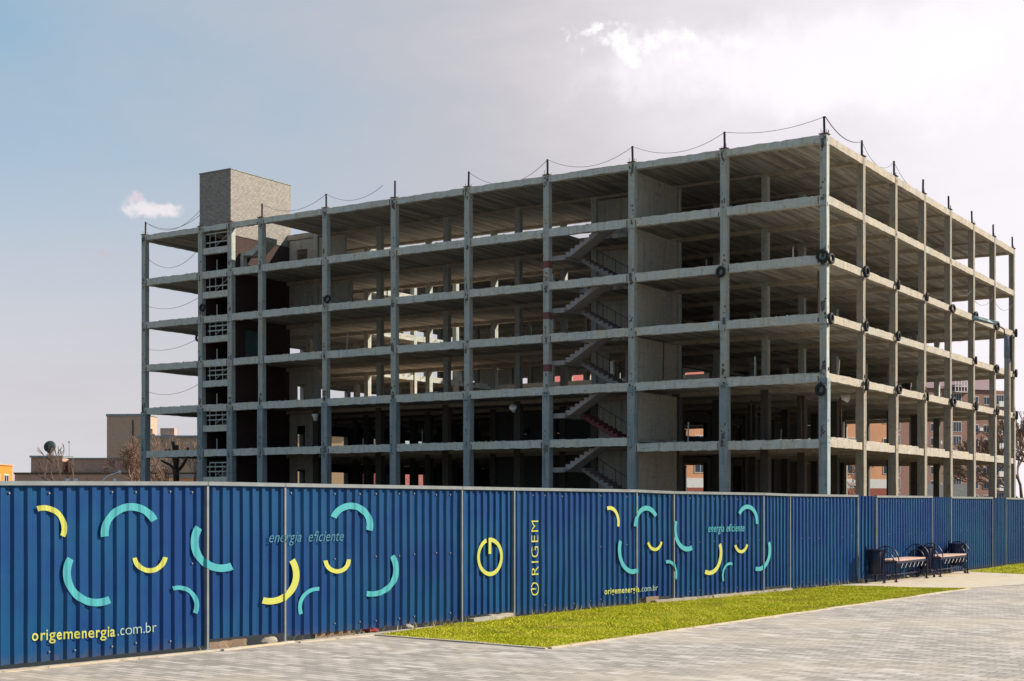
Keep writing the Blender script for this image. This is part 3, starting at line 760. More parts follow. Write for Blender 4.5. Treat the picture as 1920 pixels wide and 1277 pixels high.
for i in range(len(FV) - 1):
    s0, s1 = cum[i] + .02, cum[i + 1] - .02; narrow = i % 2 == 1
    norail = i in (13, 15, 17, 19); 
    m = MB(); S_ = [s0] + prof_breaks(s0, s1) + [s1]; zb0 = GAPS[i] + random.uniform(-.01, .01); zb1 = zb0 + random.uniform(-.015, .02)
    rows = 1
    top_off = .0 if (not norail) else .012
    pf = (lambda s: DEP - prof(s)) if narrow else prof
    def P(s, zt):
        z = (fh(s) - .03 + top_off) if zt else (zb0 + (zb1 - zb0) * (s - s0) / (s1 - s0)); return W3(s, z, pf(s), i)
    NR = 6
    def PP(s, q):
        a_, b__ = P(s, 0), P(s, 1); return W3(s, a_[2] + (b__[2] - a_[2]) * q / NR, pf(s), i)
    for a, b_ in zip(S_, S_[1:]):
        for q in range(NR): m.face([PP(a, q), PP(b_, q), PP(b_, q + 1), PP(a, q + 1)])
    # give the sheet its back face
    for a, b_ in zip(S_, S_[1:]):
        def Q(s, zt):
            z = (fh(s) - .03 + top_off) if zt else (zb0 + (zb1 - zb0) * (s - s0) / (s1 - s0)); return W3(s, z, pf(s) - .012, i)
        m.face([Q(a, 1), Q(b_, 1), Q(b_, 0), Q(a, 0)])
    # screws
    s = s0 + .04; k = 0
    while s < s1:
        f = (s / PER) % 1.0
        sc = (math.floor(s / PER) + .70) * PER
        if s0 < sc < s1:
            for zz in (zb0 + .10, 1.02, fh(sc) - .12):
                if random.random() < .65:
                    zz += random.uniform(-.012, .012); x, y, z = W3(sc, zz, .007, i); r_ = .009
                    m.box(x - r_, y - r_, z - r_, x + r_, y + r_, z + r_, 1)
        s += PER * (2 if k % 2 else 3); k += 1
    m.build('metal_sheet', [M['blue'], M['rail']], FENCE, fix=False).location = -Vector(FENCE.location)
    # top rail
    if not norail:
        m = MB(); a = math.atan2(FV[i + 1][1] - FV[i][1], FV[i + 1][0] - FV[i][0]); L = cum[i + 1] - cum[i]
        def V(s, o, z): return W3(s, z, o, i)
        for (o0, z0, o1, z1) in ((-.02, -.046, .055, .0),):
            pts = []
            for s in (cum[i] + .004, cum[i + 1] - .004):
                h = fh(s); pts += [V(s, o0, h + z0), V(s, o1, h + z0), V(s, o1, h + z1), V(s, o0, h + z1)]
            i0 = len(m.v); m.v += pts
            for q in ((0, 1, 2, 3), (7, 6, 5, 4), (0, 4, 5, 1), (1, 5, 6, 2), (2, 6, 7, 3), (3, 7, 4, 0)): m.f.append(tuple(i0 + k for k in q)); m.m.append(0)
        m.build('top_rail', M['rail'], FENCE).location = -Vector(FENCE.location)
for i in range(1, len(FV) - 1):
    x, y = FV[i]; d = math.atan2(FV[i + 1][1] - FV[i - 1][1], FV[i + 1][0] - FV[i - 1][0])
    Mx = Matrix.Translation((x, y, 0)) @ Matrix.Rotation(d, 4, 'Z')
    m = MB(); m.box(-.014, -.052, -.05, .014, .02, FH[i] - .057, 0, Mx); m.box(-.05, -.07, -.03, .05, .0, .012, 0, Mx)
    m.build('post', M['rail'], FENCE).location = -Vector(FENCE.location)

def surf(s):   # printed film spans the ribs and follows the posts
    d = min(abs(s - c_) for c_ in cum[1:-1])
    return .062 if d < .0165 else ((.68 * DEP + .32 * prof(s) + .0085) if s < 11 and seg_of(s) % 2 == 0 and not 4.3 < s < 5.72 else DEP + (.0115 if s < 11 else .018))
post_breaks = [c_ + e for c_ in cum[1:-1] for e in (-.0165, -.0164, .0164, .0165)]
def wrap(bm, name, mat):
    """bm: flat mesh in (s, z). Cut it at every fold of the sheet and lay it on the metal."""
    if not bm.verts: return
    lo = min(v.co.x for v in bm.verts); hi = max(v.co.x for v in bm.verts)
    for s in prof_breaks(lo, hi) + [b_ for b_ in post_breaks if lo < b_ < hi]:
        geom = bm.verts[:] + bm.edges[:] + bm.faces[:]
        bmesh.ops.bisect_plane(bm, geom=geom, plane_co=(s, 0, 0), plane_no=(1, 0, 0), dist=1e-6)
    bmesh.ops.triangulate(bm, faces=bm.faces[:])
    for v in bm.verts:
        s, z = v.co.x, v.co.y; v.co = W3(s, z, surf(s)); v.co.x -= 16; v.co.y += 60
    me = bpy.data.meshes.new(name); bm.to_mesh(me); bm.free(); me.materials.append(mat)
    o = bpy.data.objects.new(name, me); COL.objects.link(o); o.parent = FENCE; return o
M['pt'] = flat('teal_print', (.05, .33, .37), .5, 0, .03)
M['py'] = flat('yellow_print', (.46, .48, .085), .5, 0, .03)
M['pl'] = flat('pale_print', (.33, .47, .39), .5, 0, .03)
M['pteal2'] = flat('muted_teal_print', (.04, .17, .25), .5, 0, .03)
ART = [('y',[(1.191,1.705),(1.219,1.712),(1.248,1.716),(1.278,1.717),(1.307,1.715),(1.337,1.71),(1.365,1.702),(1.393,1.691),(1.419,1.678),(1.443,1.663),(1.466,1.645),(1.486,1.625),(1.504,1.603),(1.519,1.579),(1.531,1.554),(1.541,1.528),(1.547,1.502),(1.549,1.475),(1.549,1.447),(1.545,1.421),(1.538,1.394),(1.528,1.369),(1.469,1.392),(1.477,1.411),(1.482,1.432),(1.485,1.452),(1.485,1.473),(1.483,1.494),(1.478,1.514),(1.471,1.534),(1.462,1.553),(1.45,1.572),(1.436,1.588),(1.421,1.604),(1.404,1.618),(1.385,1.63),(1.365,1.64),(1.344,1.648),(1.322,1.654),(1.299,1.658),(1.277,1.659),(1.254,1.659),(1.232,1.656),(1.21,1.651)]),('t',[(1.97,1.363),(1.967,1.407),(1.971,1.451),(1.982,1.494),(1.999,1.535),(2.022,1.574),(2.05,1.61),(2.084,1.643),(2.123,1.671),(2.166,1.695),(2.212,1.714),(2.261,1.728),(2.312,1.736),(2.363,1.739),(2.415,1.735),(2.467,1.726),(2.516,1.71),(2.564,1.69),(2.607,1.664),(2.647,1.633),(2.682,1.599),(2.711,1.56),(2.623,1.519),(2.601,1.548),(2.575,1.574),(2.546,1.597),(2.513,1.617),(2.477,1.632),(2.44,1.644),(2.401,1.651),(2.362,1.654),(2.323,1.653),(2.285,1.647),(2.248,1.636),(2.213,1.622),(2.18,1.604),(2.151,1.583),(2.125,1.558),(2.103,1.531),(2.086,1.501),(2.073,1.47),(2.065,1.437),(2.062,1.404),(2.064,1.371)]),('t',[(1.551,1.156),(1.53,1.117),(1.514,1.076),(1.504,1.034),(1.5,0.991),(1.502,0.947),(1.509,0.903),(1.522,0.861),(1.541,0.82),(1.565,0.781),(1.594,0.744),(1.628,0.711),(1.666,0.681),(1.708,0.655),(1.753,0.633),(1.8,0.616),(1.849,0.605),(1.899,0.598),(1.95,0.597),(2.0,0.601),(2.049,0.611),(2.096,0.626),(2.054,0.703),(2.017,0.691),(1.979,0.683),(1.94,0.68),(1.901,0.681),(1.862,0.686),(1.824,0.695),(1.787,0.707),(1.753,0.724),(1.72,0.744),(1.691,0.767),(1.664,0.793),(1.641,0.822),(1.623,0.852),(1.608,0.884),(1.598,0.917),(1.592,0.951),(1.59,0.985),(1.594,1.019),(1.602,1.052),(1.614,1.083),(1.631,1.113)]),('y',[(2.369,1.115),(2.376,1.089),(2.388,1.063),(2.404,1.039),(2.423,1.016),(2.446,0.996),(2.471,0.979),(2.499,0.964),(2.528,0.953),(2.56,0.945),(2.592,0.941),(2.624,0.94),(2.656,0.943),(2.687,0.95),(2.717,0.96),(2.745,0.974),(2.77,0.991),(2.792,1.01),(2.811,1.032),(2.826,1.057),(2.837,1.083),(2.844,1.11),(2.779,1.119),(2.774,1.099),(2.766,1.081),(2.755,1.063),(2.741,1.047),(2.725,1.032),(2.707,1.02),(2.686,1.01),(2.665,1.002),(2.642,0.997),(2.618,0.995),(2.595,0.995),(2.571,0.998),(2.548,1.004),(2.526,1.012),(2.506,1.023),(2.487,1.036),(2.471,1.051),(2.457,1.067),(2.445,1.085),(2.437,1.104),(2.431,1.123)]),('t',[(3.24,1.474),(3.214,1.437),(3.194,1.398),(3.181,1.357),(3.173,1.315),(3.171,1.273),(3.176,1.23),(3.186,1.188),(3.203,1.147),(3.226,1.108),(3.254,1.071),(3.288,1.037),(3.326,1.006),(3.368,0.979),(3.414,0.957),(3.465,0.938),(3.518,0.925),(3.572,0.917),(3.628,0.913),(3.683,0.916),(3.738,0.923),(3.791,0.936),(3.746,1.02),(3.706,1.01),(3.665,1.005),(3.624,1.003),(3.582,1.005),(3.541,1.011),(3.501,1.021),(3.463,1.035),(3.427,1.052),(3.394,1.072),(3.365,1.095),(3.34,1.121),(3.319,1.149),(3.302,1.178),(3.289,1.209),(3.281,1.241),(3.277,1.273),(3.278,1.305),(3.284,1.337),(3.295,1.368),(3.31,1.397),(3.329,1.425)]),('t',[(2.913,0.771),(2.943,0.777),(2.973,0.78),(3.004,0.779),(3.035,0.776),(3.066,0.77),(3.096,0.762),(3.124,0.75),(3.152,0.736),(3.177,0.72),(3.201,0.701),(3.222,0.681),(3.24,0.659),(3.255,0.635),(3.267,0.61),(3.276,0.585),(3.282,0.559),(3.283,0.532),(3.282,0.506),(3.277,0.481),(3.268,0.456),(3.256,0.432),(3.202,0.457),(3.211,0.475),(3.217,0.495),(3.221,0.515),(3.223,0.535),(3.221,0.556),(3.217,0.576),(3.21,0.596),(3.2,0.616),(3.188,0.635),(3.174,0.652),(3.158,0.668),(3.139,0.683),(3.119,0.696),(3.098,0.707),(3.075,0.716),(3.052,0.722),(3.028,0.727),(3.004,0.73),(2.979,0.73),(2.955,0.728),(2.932,0.724)]),('y',[(4.245,0.502),(4.299,0.49),(4.355,0.483),(4.411,0.48),(4.467,0.483),(4.522,0.49),(4.576,0.502),(4.627,0.519),(4.675,0.541),(4.719,0.567),(4.759,0.596),(4.793,0.63),(4.822,0.666),(4.845,0.705),(4.862,0.746),(4.872,0.789),(4.875,0.832),(4.871,0.876),(4.86,0.919),(4.843,0.961),(4.819,1.002),(4.79,1.04),(4.699,0.999),(4.722,0.969),(4.74,0.937),(4.753,0.904),(4.762,0.87),(4.765,0.836),(4.762,0.802),(4.755,0.769),(4.742,0.737),(4.724,0.706),(4.701,0.678),(4.674,0.652),(4.644,0.628),(4.609,0.608),(4.572,0.591),(4.532,0.578),(4.49,0.568),(4.447,0.562),(4.403,0.56),(4.359,0.562),(4.315,0.567),(4.273,0.577)]),('t',[(5.426,1.568),(5.453,1.605),(5.487,1.638),(5.528,1.668),(5.575,1.694),(5.626,1.714),(5.681,1.729),(5.739,1.739),(5.799,1.743),(5.859,1.74),(5.918,1.732),(5.975,1.717),(6.029,1.697),(6.079,1.672),(6.123,1.642),(6.161,1.608),(6.191,1.57),(6.214,1.53),(6.228,1.488),(6.233,1.445),(6.23,1.402),(6.217,1.36),(6.098,1.385),(6.107,1.415),(6.109,1.445),(6.106,1.476),(6.096,1.506),(6.08,1.535),(6.058,1.561),(6.031,1.586),(6.0,1.607),(5.965,1.625),(5.926,1.64),(5.886,1.65),(5.843,1.656),(5.801,1.658),(5.758,1.656),(5.716,1.649),(5.677,1.638),(5.64,1.624),(5.606,1.606),(5.577,1.584),(5.552,1.56),(5.533,1.534)]),('y',[(5.292,0.995),(5.298,0.969),(5.309,0.943),(5.325,0.919),(5.346,0.896),(5.371,0.875),(5.399,0.857),(5.431,0.842),(5.466,0.831),(5.502,0.823),(5.539,0.818),(5.577,0.818),(5.614,0.821),(5.65,0.829),(5.684,0.84),(5.715,0.854),(5.742,0.872),(5.765,0.893),(5.784,0.915),(5.798,0.94),(5.807,0.966),(5.809,0.993),(5.73,0.996),(5.728,0.977),(5.722,0.959),(5.712,0.942),(5.699,0.926),(5.683,0.912),(5.664,0.899),(5.642,0.889),(5.619,0.881),(5.594,0.876),(5.568,0.874),(5.542,0.874),(5.516,0.877),(5.49,0.883),(5.466,0.891),(5.444,0.901),(5.424,0.914),(5.406,0.928),(5.392,0.944),(5.381,0.961),(5.373,0.979),(5.369,0.997)]),('t',[(4.866,0.324),(4.855,0.348),(4.848,0.372),(4.844,0.397),(4.843,0.421),(4.845,0.446),(4.85,0.47),(4.859,0.493),(4.87,0.515),(4.884,0.537),(4.902,0.557),(4.921,0.576),(4.944,0.593),(4.968,0.608),(4.995,0.622),(5.023,0.634),(5.054,0.644),(5.085,0.651),(5.118,0.656),(5.151,0.659),(5.185,0.66),(5.22,0.658),(5.217,0.611),(5.189,0.612),(5.161,0.611),(5.133,0.609),(5.106,0.605),(5.08,0.599),(5.056,0.591),(5.032,0.581),(5.01,0.57),(4.99,0.557),(4.972,0.543),(4.956,0.528),(4.942,0.511),(4.93,0.494),(4.921,0.475),(4.914,0.456),(4.909,0.437),(4.908,0.417),(4.908,0.397),(4.912,0.377),(4.918,0.357),(4.926,0.337)]),('t',[(6.649,1.033),(6.68,0.996),(6.705,0.956),(6.723,0.916),(6.734,0.874),(6.739,0.832),(6.737,0.79),(6.727,0.749),(6.711,0.709),(6.689,0.671),(6.66,0.636),(6.625,0.603),(6.585,0.573),(6.54,0.547),(6.491,0.525),(6.439,0.507),(6.383,0.493),(6.326,0.484),(6.267,0.48),(6.208,0.48),(6.149,0.485),(6.091,0.494),(6.112,0.563),(6.159,0.556),(6.207,0.552),(6.254,0.552),(6.301,0.555),(6.347,0.563),(6.392,0.574),(6.434,0.588),(6.473,0.606),(6.509,0.627),(6.541,0.651),(6.568,0.677),(6.591,0.706),(6.609,0.736),(6.622,0.768),(6.629,0.801),(6.631,0.835),(6.628,0.868),(6.618,0.902),(6.604,0.934),(6.584,0.966),(6.56,0.995)]),('y',[(11.859,1.673),(11.887,1.679),(11.917,1.683),(11.946,1.684),(11.976,1.682),(12.005,1.678),(12.034,1.67),(12.062,1.66),(12.089,1.647),(12.114,1.632),(12.138,1.615),(12.159,1.595),(12.178,1.573),(12.195,1.55),(12.209,1.525),(12.221,1.499),(12.229,1.472),(12.235,1.444),(12.237,1.416),(12.236,1.388),(12.233,1.36),(12.226,1.333),(12.161,1.351),(12.166,1.372),(12.169,1.393),(12.17,1.415),(12.168,1.436),(12.163,1.458),(12.157,1.479),(12.148,1.499),(12.137,1.518),(12.124,1.536),(12.11,1.553),(12.093,1.568),(12.075,1.582),(12.056,1.593),(12.035,1.603),(12.013,1.611),(11.991,1.617),(11.969,1.621),(11.946,1.622),(11.923,1.621),(11.9,1.618),(11.878,1.613)]),('t',[(12.68,1.337),(12.686,1.38),(12.697,1.422),(12.713,1.463),(12.735,1.501),(12.761,1.537),(12.79,1.571),(12.82,1.6),(12.854,1.626),(12.891,1.648),(12.93,1.665),(12.971,1.677),(13.013,1.685),(13.056,1.688),(13.099,1.685),(13.141,1.677),(13.182,1.665),(13.222,1.647),(13.26,1.625),(13.295,1.599),(13.326,1.568),(13.354,1.534),(13.289,1.485),(13.267,1.511),(13.242,1.535),(13.215,1.556),(13.185,1.573),(13.155,1.587),(13.122,1.596),(13.089,1.603),(13.056,1.605),(13.022,1.603),(12.99,1.597),(12.958,1.587),(12.927,1.574),(12.898,1.557),(12.872,1.537),(12.848,1.514),(12.826,1.488),(12.808,1.46),(12.794,1.429),(12.782,1.398),(12.774,1.365),(12.77,1.331)]),('t',[(12.222,1.113),(12.205,1.07),(12.194,1.024),(12.189,0.978),(12.189,0.932),(12.195,0.886),(12.206,0.84),(12.222,0.796),(12.244,0.753),(12.271,0.713),(12.302,0.676),(12.338,0.641),(12.377,0.611),(12.42,0.584),(12.466,0.562),(12.514,0.545),(12.564,0.533),(12.615,0.525),(12.666,0.523),(12.717,0.527),(12.768,0.535),(12.812,0.549),(12.781,0.626),(12.743,0.615),(12.702,0.608),(12.661,0.605),(12.619,0.607),(12.578,0.612),(12.538,0.622),(12.5,0.636),(12.463,0.654),(12.428,0.675),(12.396,0.7),(12.367,0.727),(12.342,0.758),(12.32,0.79),(12.303,0.824),(12.289,0.86),(12.28,0.897),(12.276,0.934),(12.276,0.972),(12.28,1.009),(12.289,1.045),(12.302,1.08)]),('y',[(13.066,1.045),(13.078,1.021),(13.092,0.999),(13.109,0.978),(13.128,0.959),(13.149,0.942),(13.171,0.928),(13.195,0.916),(13.22,0.907),(13.246,0.901),(13.272,0.898),(13.298,0.898),(13.325,0.901),(13.35,0.907),(13.375,0.916),(13.399,0.927),(13.421,0.941),(13.441,0.958),(13.46,0.977),(13.476,0.998),(13.489,1.021),(13.501,1.045),(13.449,1.067),(13.44,1.048),(13.43,1.031),(13.418,1.014),(13.404,1.0),(13.388,0.987),(13.371,0.976),(13.353,0.967),(13.334,0.96),(13.314,0.956),(13.294,0.954),(13.274,0.954),(13.254,0.956),(13.234,0.961),(13.215,0.967),(13.197,0.976),(13.179,0.987),(13.163,1.0),(13.149,1.015),(13.136,1.031),(13.125,1.048),(13.116,1.066)]),('t',[(13.86,1.431),(13.845,1.389),(13.834,1.346),(13.829,1.301),(13.829,1.257),(13.833,1.212),(13.843,1.168),(13.858,1.125),(13.878,1.084),(13.902,1.046),(13.931,1.01),(13.963,0.977),(13.999,0.948),(14.039,0.923),(14.081,0.902),(14.125,0.886),(14.17,0.875),(14.217,0.868),(14.264,0.867),(14.311,0.871),(14.357,0.88),(14.402,0.894),(14.368,0.974),(14.332,0.963),(14.296,0.956),(14.259,0.953),(14.222,0.954),(14.185,0.959),(14.149,0.968),(14.115,0.98),(14.082,0.996),(14.051,1.016),(14.022,1.039),(13.996,1.065),(13.974,1.093),(13.954,1.123),(13.939,1.156),(13.927,1.189),(13.919,1.224),(13.915,1.259),(13.916,1.295),(13.92,1.33),(13.928,1.364),(13.941,1.397)]),('t',[(13.592,0.724),(13.618,0.729),(13.645,0.732),(13.672,0.732),(13.699,0.73),(13.725,0.724),(13.751,0.716),(13.776,0.705),(13.8,0.692),(13.822,0.676),(13.843,0.657),(13.862,0.637),(13.879,0.615),(13.894,0.592),(13.906,0.567),(13.915,0.541),(13.922,0.514),(13.926,0.487),(13.926,0.46),(13.924,0.433),(13.919,0.406),(13.911,0.381),(13.856,0.402),(13.862,0.422),(13.866,0.442),(13.868,0.464),(13.868,0.485),(13.865,0.506),(13.86,0.527),(13.852,0.547),(13.843,0.566),(13.832,0.585),(13.819,0.602),(13.804,0.618),(13.788,0.632),(13.771,0.644),(13.752,0.655),(13.733,0.663),(13.712,0.67),(13.692,0.674),(13.671,0.676),(13.65,0.676),(13.629,0.674),(13.609,0.669)]),('y',[(14.788,0.45),(14.834,0.435),(14.882,0.425),(14.93,0.42),(14.978,0.42),(15.027,0.425),(15.074,0.435),(15.119,0.451),(15.162,0.471),(15.202,0.496),(15.239,0.526),(15.272,0.559),(15.301,0.596),(15.325,0.636),(15.344,0.678),(15.357,0.722),(15.365,0.768),(15.368,0.814),(15.365,0.86),(15.356,0.906),(15.341,0.951),(15.322,0.994),(15.246,0.96),(15.262,0.926),(15.274,0.89),(15.281,0.853),(15.283,0.815),(15.282,0.778),(15.275,0.742),(15.264,0.706),(15.249,0.672),(15.23,0.64),(15.207,0.61),(15.18,0.583),(15.151,0.56),(15.118,0.54),(15.083,0.523),(15.047,0.51),(15.009,0.502),(14.97,0.498),(14.931,0.497),(14.892,0.501),(14.854,0.51),(14.817,0.522)]),('t',[(15.903,1.552),(15.931,1.586),(15.964,1.616),(16.001,1.642),(16.041,1.664),(16.084,1.681),(16.129,1.693),(16.175,1.701),(16.222,1.702),(16.269,1.699),(16.316,1.69),(16.361,1.676),(16.404,1.657),(16.444,1.633),(16.48,1.605),(16.513,1.573),(16.541,1.538),(16.564,1.5),(16.581,1.459),(16.593,1.417),(16.599,1.374),(16.599,1.33),(16.509,1.336),(16.509,1.37),(16.504,1.403),(16.495,1.435),(16.482,1.466),(16.464,1.495),(16.443,1.522),(16.418,1.547),(16.39,1.568),(16.359,1.587),(16.327,1.601),(16.292,1.612),(16.257,1.619),(16.22,1.622),(16.184,1.62),(16.149,1.615),(16.114,1.606),(16.081,1.592),(16.05,1.576),(16.022,1.556),(15.997,1.533),(15.975,1.507)]),('y',[(15.767,0.936),(15.779,0.912),(15.795,0.889),(15.812,0.868),(15.833,0.849),(15.856,0.832),(15.88,0.817),(15.906,0.805),(15.934,0.796),(15.962,0.79),(15.991,0.787),(16.02,0.787),(16.049,0.79),(16.078,0.796),(16.105,0.805),(16.131,0.817),(16.155,0.832),(16.177,0.849),(16.196,0.869),(16.213,0.89),(16.227,0.914),(16.238,0.938),(16.175,0.959),(16.167,0.941),(16.157,0.923),(16.144,0.908),(16.13,0.893),(16.114,0.88),(16.096,0.87),(16.077,0.861),(16.057,0.854),(16.036,0.849),(16.015,0.847),(15.993,0.847),(15.972,0.849),(15.951,0.854),(15.931,0.86),(15.911,0.869),(15.893,0.88),(15.876,0.892),(15.861,0.907),(15.848,0.922),(15.837,0.939),(15.828,0.957)]),('t',[(15.378,0.28),(15.367,0.306),(15.36,0.334),(15.355,0.362),(15.354,0.39),(15.356,0.418),(15.362,0.445),(15.371,0.472),(15.383,0.497),(15.397,0.521),(15.415,0.543),(15.435,0.563),(15.458,0.581),(15.483,0.596),(15.509,0.609),(15.537,0.619),(15.567,0.626),(15.597,0.63),(15.627,0.63),(15.658,0.628),(15.688,0.623),(15.718,0.614),(15.7,0.568),(15.676,0.574),(15.652,0.579),(15.628,0.581),(15.603,0.58),(15.579,0.577),(15.555,0.572),(15.533,0.564),(15.511,0.553),(15.491,0.541),(15.473,0.527),(15.456,0.51),(15.442,0.493),(15.43,0.473),(15.42,0.453),(15.413,0.431),(15.409,0.409),(15.407,0.387),(15.408,0.364),(15.411,0.342),(15.418,0.319),(15.426,0.298)]),('t',[(17.066,0.986),(17.086,0.945),(17.1,0.902),(17.108,0.859),(17.11,0.815),(17.106,0.772),(17.095,0.73),(17.078,0.689),(17.056,0.649),(17.028,0.612),(16.994,0.578),(16.956,0.546),(16.913,0.518),(16.866,0.493),(16.816,0.472),(16.768,0.455),(16.723,0.442),(16.676,0.433),(16.629,0.429),(16.582,0.43),(16.534,0.434),(16.488,0.443),(16.508,0.522),(16.546,0.515),(16.583,0.511),(16.621,0.511),(16.659,0.514),(16.696,0.521),(16.732,0.532),(16.767,0.546),(16.802,0.563),(16.839,0.582),(16.873,0.605),(16.904,0.63),(16.93,0.658),(16.953,0.688),(16.971,0.719),(16.984,0.752),(16.993,0.786),(16.996,0.82),(16.995,0.855),(16.988,0.89),(16.977,0.923),(16.961,0.956)]),('y',[(8.754,1.223),(8.803,1.219),(8.85,1.208),(8.896,1.191),(8.938,1.167),(8.977,1.138),(9.01,1.104),(9.037,1.067),(9.057,1.026),(9.07,0.982),(9.076,0.938),(9.074,0.894),(9.065,0.85),(9.048,0.809),(9.025,0.771),(8.995,0.737),(8.959,0.707),(8.919,0.683),(8.875,0.666),(8.828,0.654),(8.78,0.649),(8.731,0.651),(8.683,0.66),(8.637,0.675),(8.593,0.696),(8.554,0.722),(8.519,0.753),(8.49,0.789),(8.467,0.828),(8.451,0.869),(8.441,0.912),(8.439,0.955),(8.444,0.998),(8.457,1.04),(8.476,1.079),(8.502,1.115),(8.533,1.147),(8.57,1.174),(8.611,1.196),(8.656,1.211),(8.675,1.152),(8.639,1.14),(8.606,1.123),(8.577,1.102),(8.551,1.077),(8.531,1.049),(8.515,1.018),(8.505,0.985),(8.501,0.952),(8.503,0.917),(8.51,0.884),(8.523,0.851),(8.542,0.821),(8.565,0.793),(8.593,0.768),(8.625,0.747),(8.66,0.731),(8.697,0.719),(8.735,0.713),(8.774,0.711),(8.813,0.715),(8.851,0.724),(8.886,0.738),(8.918,0.757),(8.947,0.78),(8.97,0.807),(8.989,0.837),(9.003,0.869),(9.01,0.903),(9.012,0.937),(9.007,0.972),(8.996,1.006),(8.98,1.038),(8.958,1.068),(8.932,1.094),(8.902,1.117),(8.868,1.136),(8.831,1.149),(8.793,1.158),(8.754,1.162)]),('y',[(8.721,1.221),(8.789,1.22),(8.789,0.979),(8.721,0.981)]),('y',[(9.79,0.441),(9.796,0.455),(9.805,0.468),(9.815,0.479),(9.827,0.489),(9.84,0.497),(9.855,0.502),(9.87,0.506),(9.886,0.507),(9.902,0.505),(9.918,0.501),(9.933,0.495),(9.947,0.487),(9.96,0.477),(9.971,0.465),(9.98,0.452),(9.987,0.438),(9.992,0.423),(9.994,0.407),(9.994,0.392),(9.992,0.376),(9.987,0.362),(9.98,0.348),(9.97,0.336),(9.959,0.325),(9.946,0.316),(9.932,0.31),(9.917,0.305),(9.901,0.303),(9.885,0.303),(9.869,0.306),(9.854,0.311),(9.839,0.318),(9.826,0.327),(9.814,0.338),(9.804,0.351),(9.796,0.364),(9.79,0.379),(9.786,0.394),(9.785,0.41),(9.808,0.409),(9.809,0.396),(9.812,0.384),(9.817,0.373),(9.823,0.362),(9.831,0.352),(9.84,0.344),(9.851,0.336),(9.862,0.331),(9.874,0.327),(9.886,0.325),(9.899,0.325),(9.911,0.326),(9.923,0.33),(9.934,0.335),(9.944,0.342),(9.952,0.35),(9.96,0.36),(9.965,0.371),(9.969,0.382),(9.971,0.394),(9.971,0.407),(9.969,0.419),(9.965,0.431),(9.96,0.442),(9.953,0.453),(9.944,0.462),(9.934,0.47),(9.923,0.476),(9.912,0.481),(9.899,0.484),(9.887,0.485),(9.875,0.484),(9.863,0.482),(9.851,0.477),(9.841,0.471),(9.831,0.464),(9.823,0.455),(9.817,0.444),(9.812,0.433)]),('y',[(9.786,0.419),(9.917,0.413),(9.917,0.392),(9.786,0.398)])]
for k, (c_, P) in enumerate(ART):
    bm = bmesh.new(); n = len(P)
    if n == 4: bm.faces.new([bm.verts.new((s, z, 0)) for s, z in P])
    else:
        h = n // 2; vs = [bm.verts.new((s, z, 0)) for s, z in P]
        for a in range(h - 1): bm.faces.new((vs[a], vs[a + 1], vs[n - 2 - a], vs[n - 1 - a]))
    wrap(bm, 'ring_emblem' if k >= len(ART) - 4 else 'printed_arc', M['py' if c_ == 'y' else 'pt'])
def text(body, s0, z0, s1, z1, h, mat, shear=0, off=0, vertical=False, name='lettering', space=1.0):
    """text whose baseline runs (s0,z0)-(s1,z1) with x-height h; vertical text reads upwards"""
    cu = bpy.data.curves.new('t', 'FONT'); cu.body = body; cu.shear = shear; cu.offset = off; cu.space_character = space; cu.resolution_u = 4
    o = bpy.data.objects.new('t', cu); COL.objects.link(o); dg = bpy.context.evaluated_depsgraph_get()
    me = bpy.data.meshes.new_from_object(o.evaluated_get(dg)); bm = bmesh.new(); bm.from_mesh(me)
    bpy.data.objects.remove(o); bpy.data.meshes.remove(me); bpy.data.curves.remove(cu)
    x0 = min(v.co.x for v in bm.verts); x1 = max(v.co.x for v in bm.verts); XH = .505
    bmesh.ops.remove_doubles(bm, verts=bm.verts, dist=1e-4)
    for v in bm.verts:
        u = (v.co.x - x0) / (x1 - x0); w = v.co.y / XH * h
        if vertical: v.co = (s0 + w * (s1 - s0) / abs(s1 - s0) * -1 if False else s0 - w, z0 + (z1 - z0) * u, 0)
        else: v.co = (s0 + (s1 - s0) * u, z0 + (z1 - z0) * u + w, 0)
    return wrap(bm, name, mat)
text('origemenergia', 1.13, .275, 2.15, .250, .086, M['py'], off=.012, space=1.12)
text('.com.br', 2.175, .255, 2.692, .262, .088, M['pl'], off=-.008)
text('energia  eficiente', 4.36, 1.250, 5.67, 1.242, .100, M['pteal2'], shear=.32, off=-.004)
text('RIGEM', 9.985, .62, 9.985, 1.463,   .135, M['py'], off=-.010, vertical=True, space=1.15)
text('origemenergia', 11.79, .222, 12.85, .212, .074, M['py'], off=.014, space=1.12)
text('.com.br', 12.88, .212, 13.36, .215, .075, M['pl'], off=-.008)
text('energia eficiente', 14.91, 1.205, 16.11, 1.200, .105, M['pt'], shear=.25, off=.004, space=1.1)

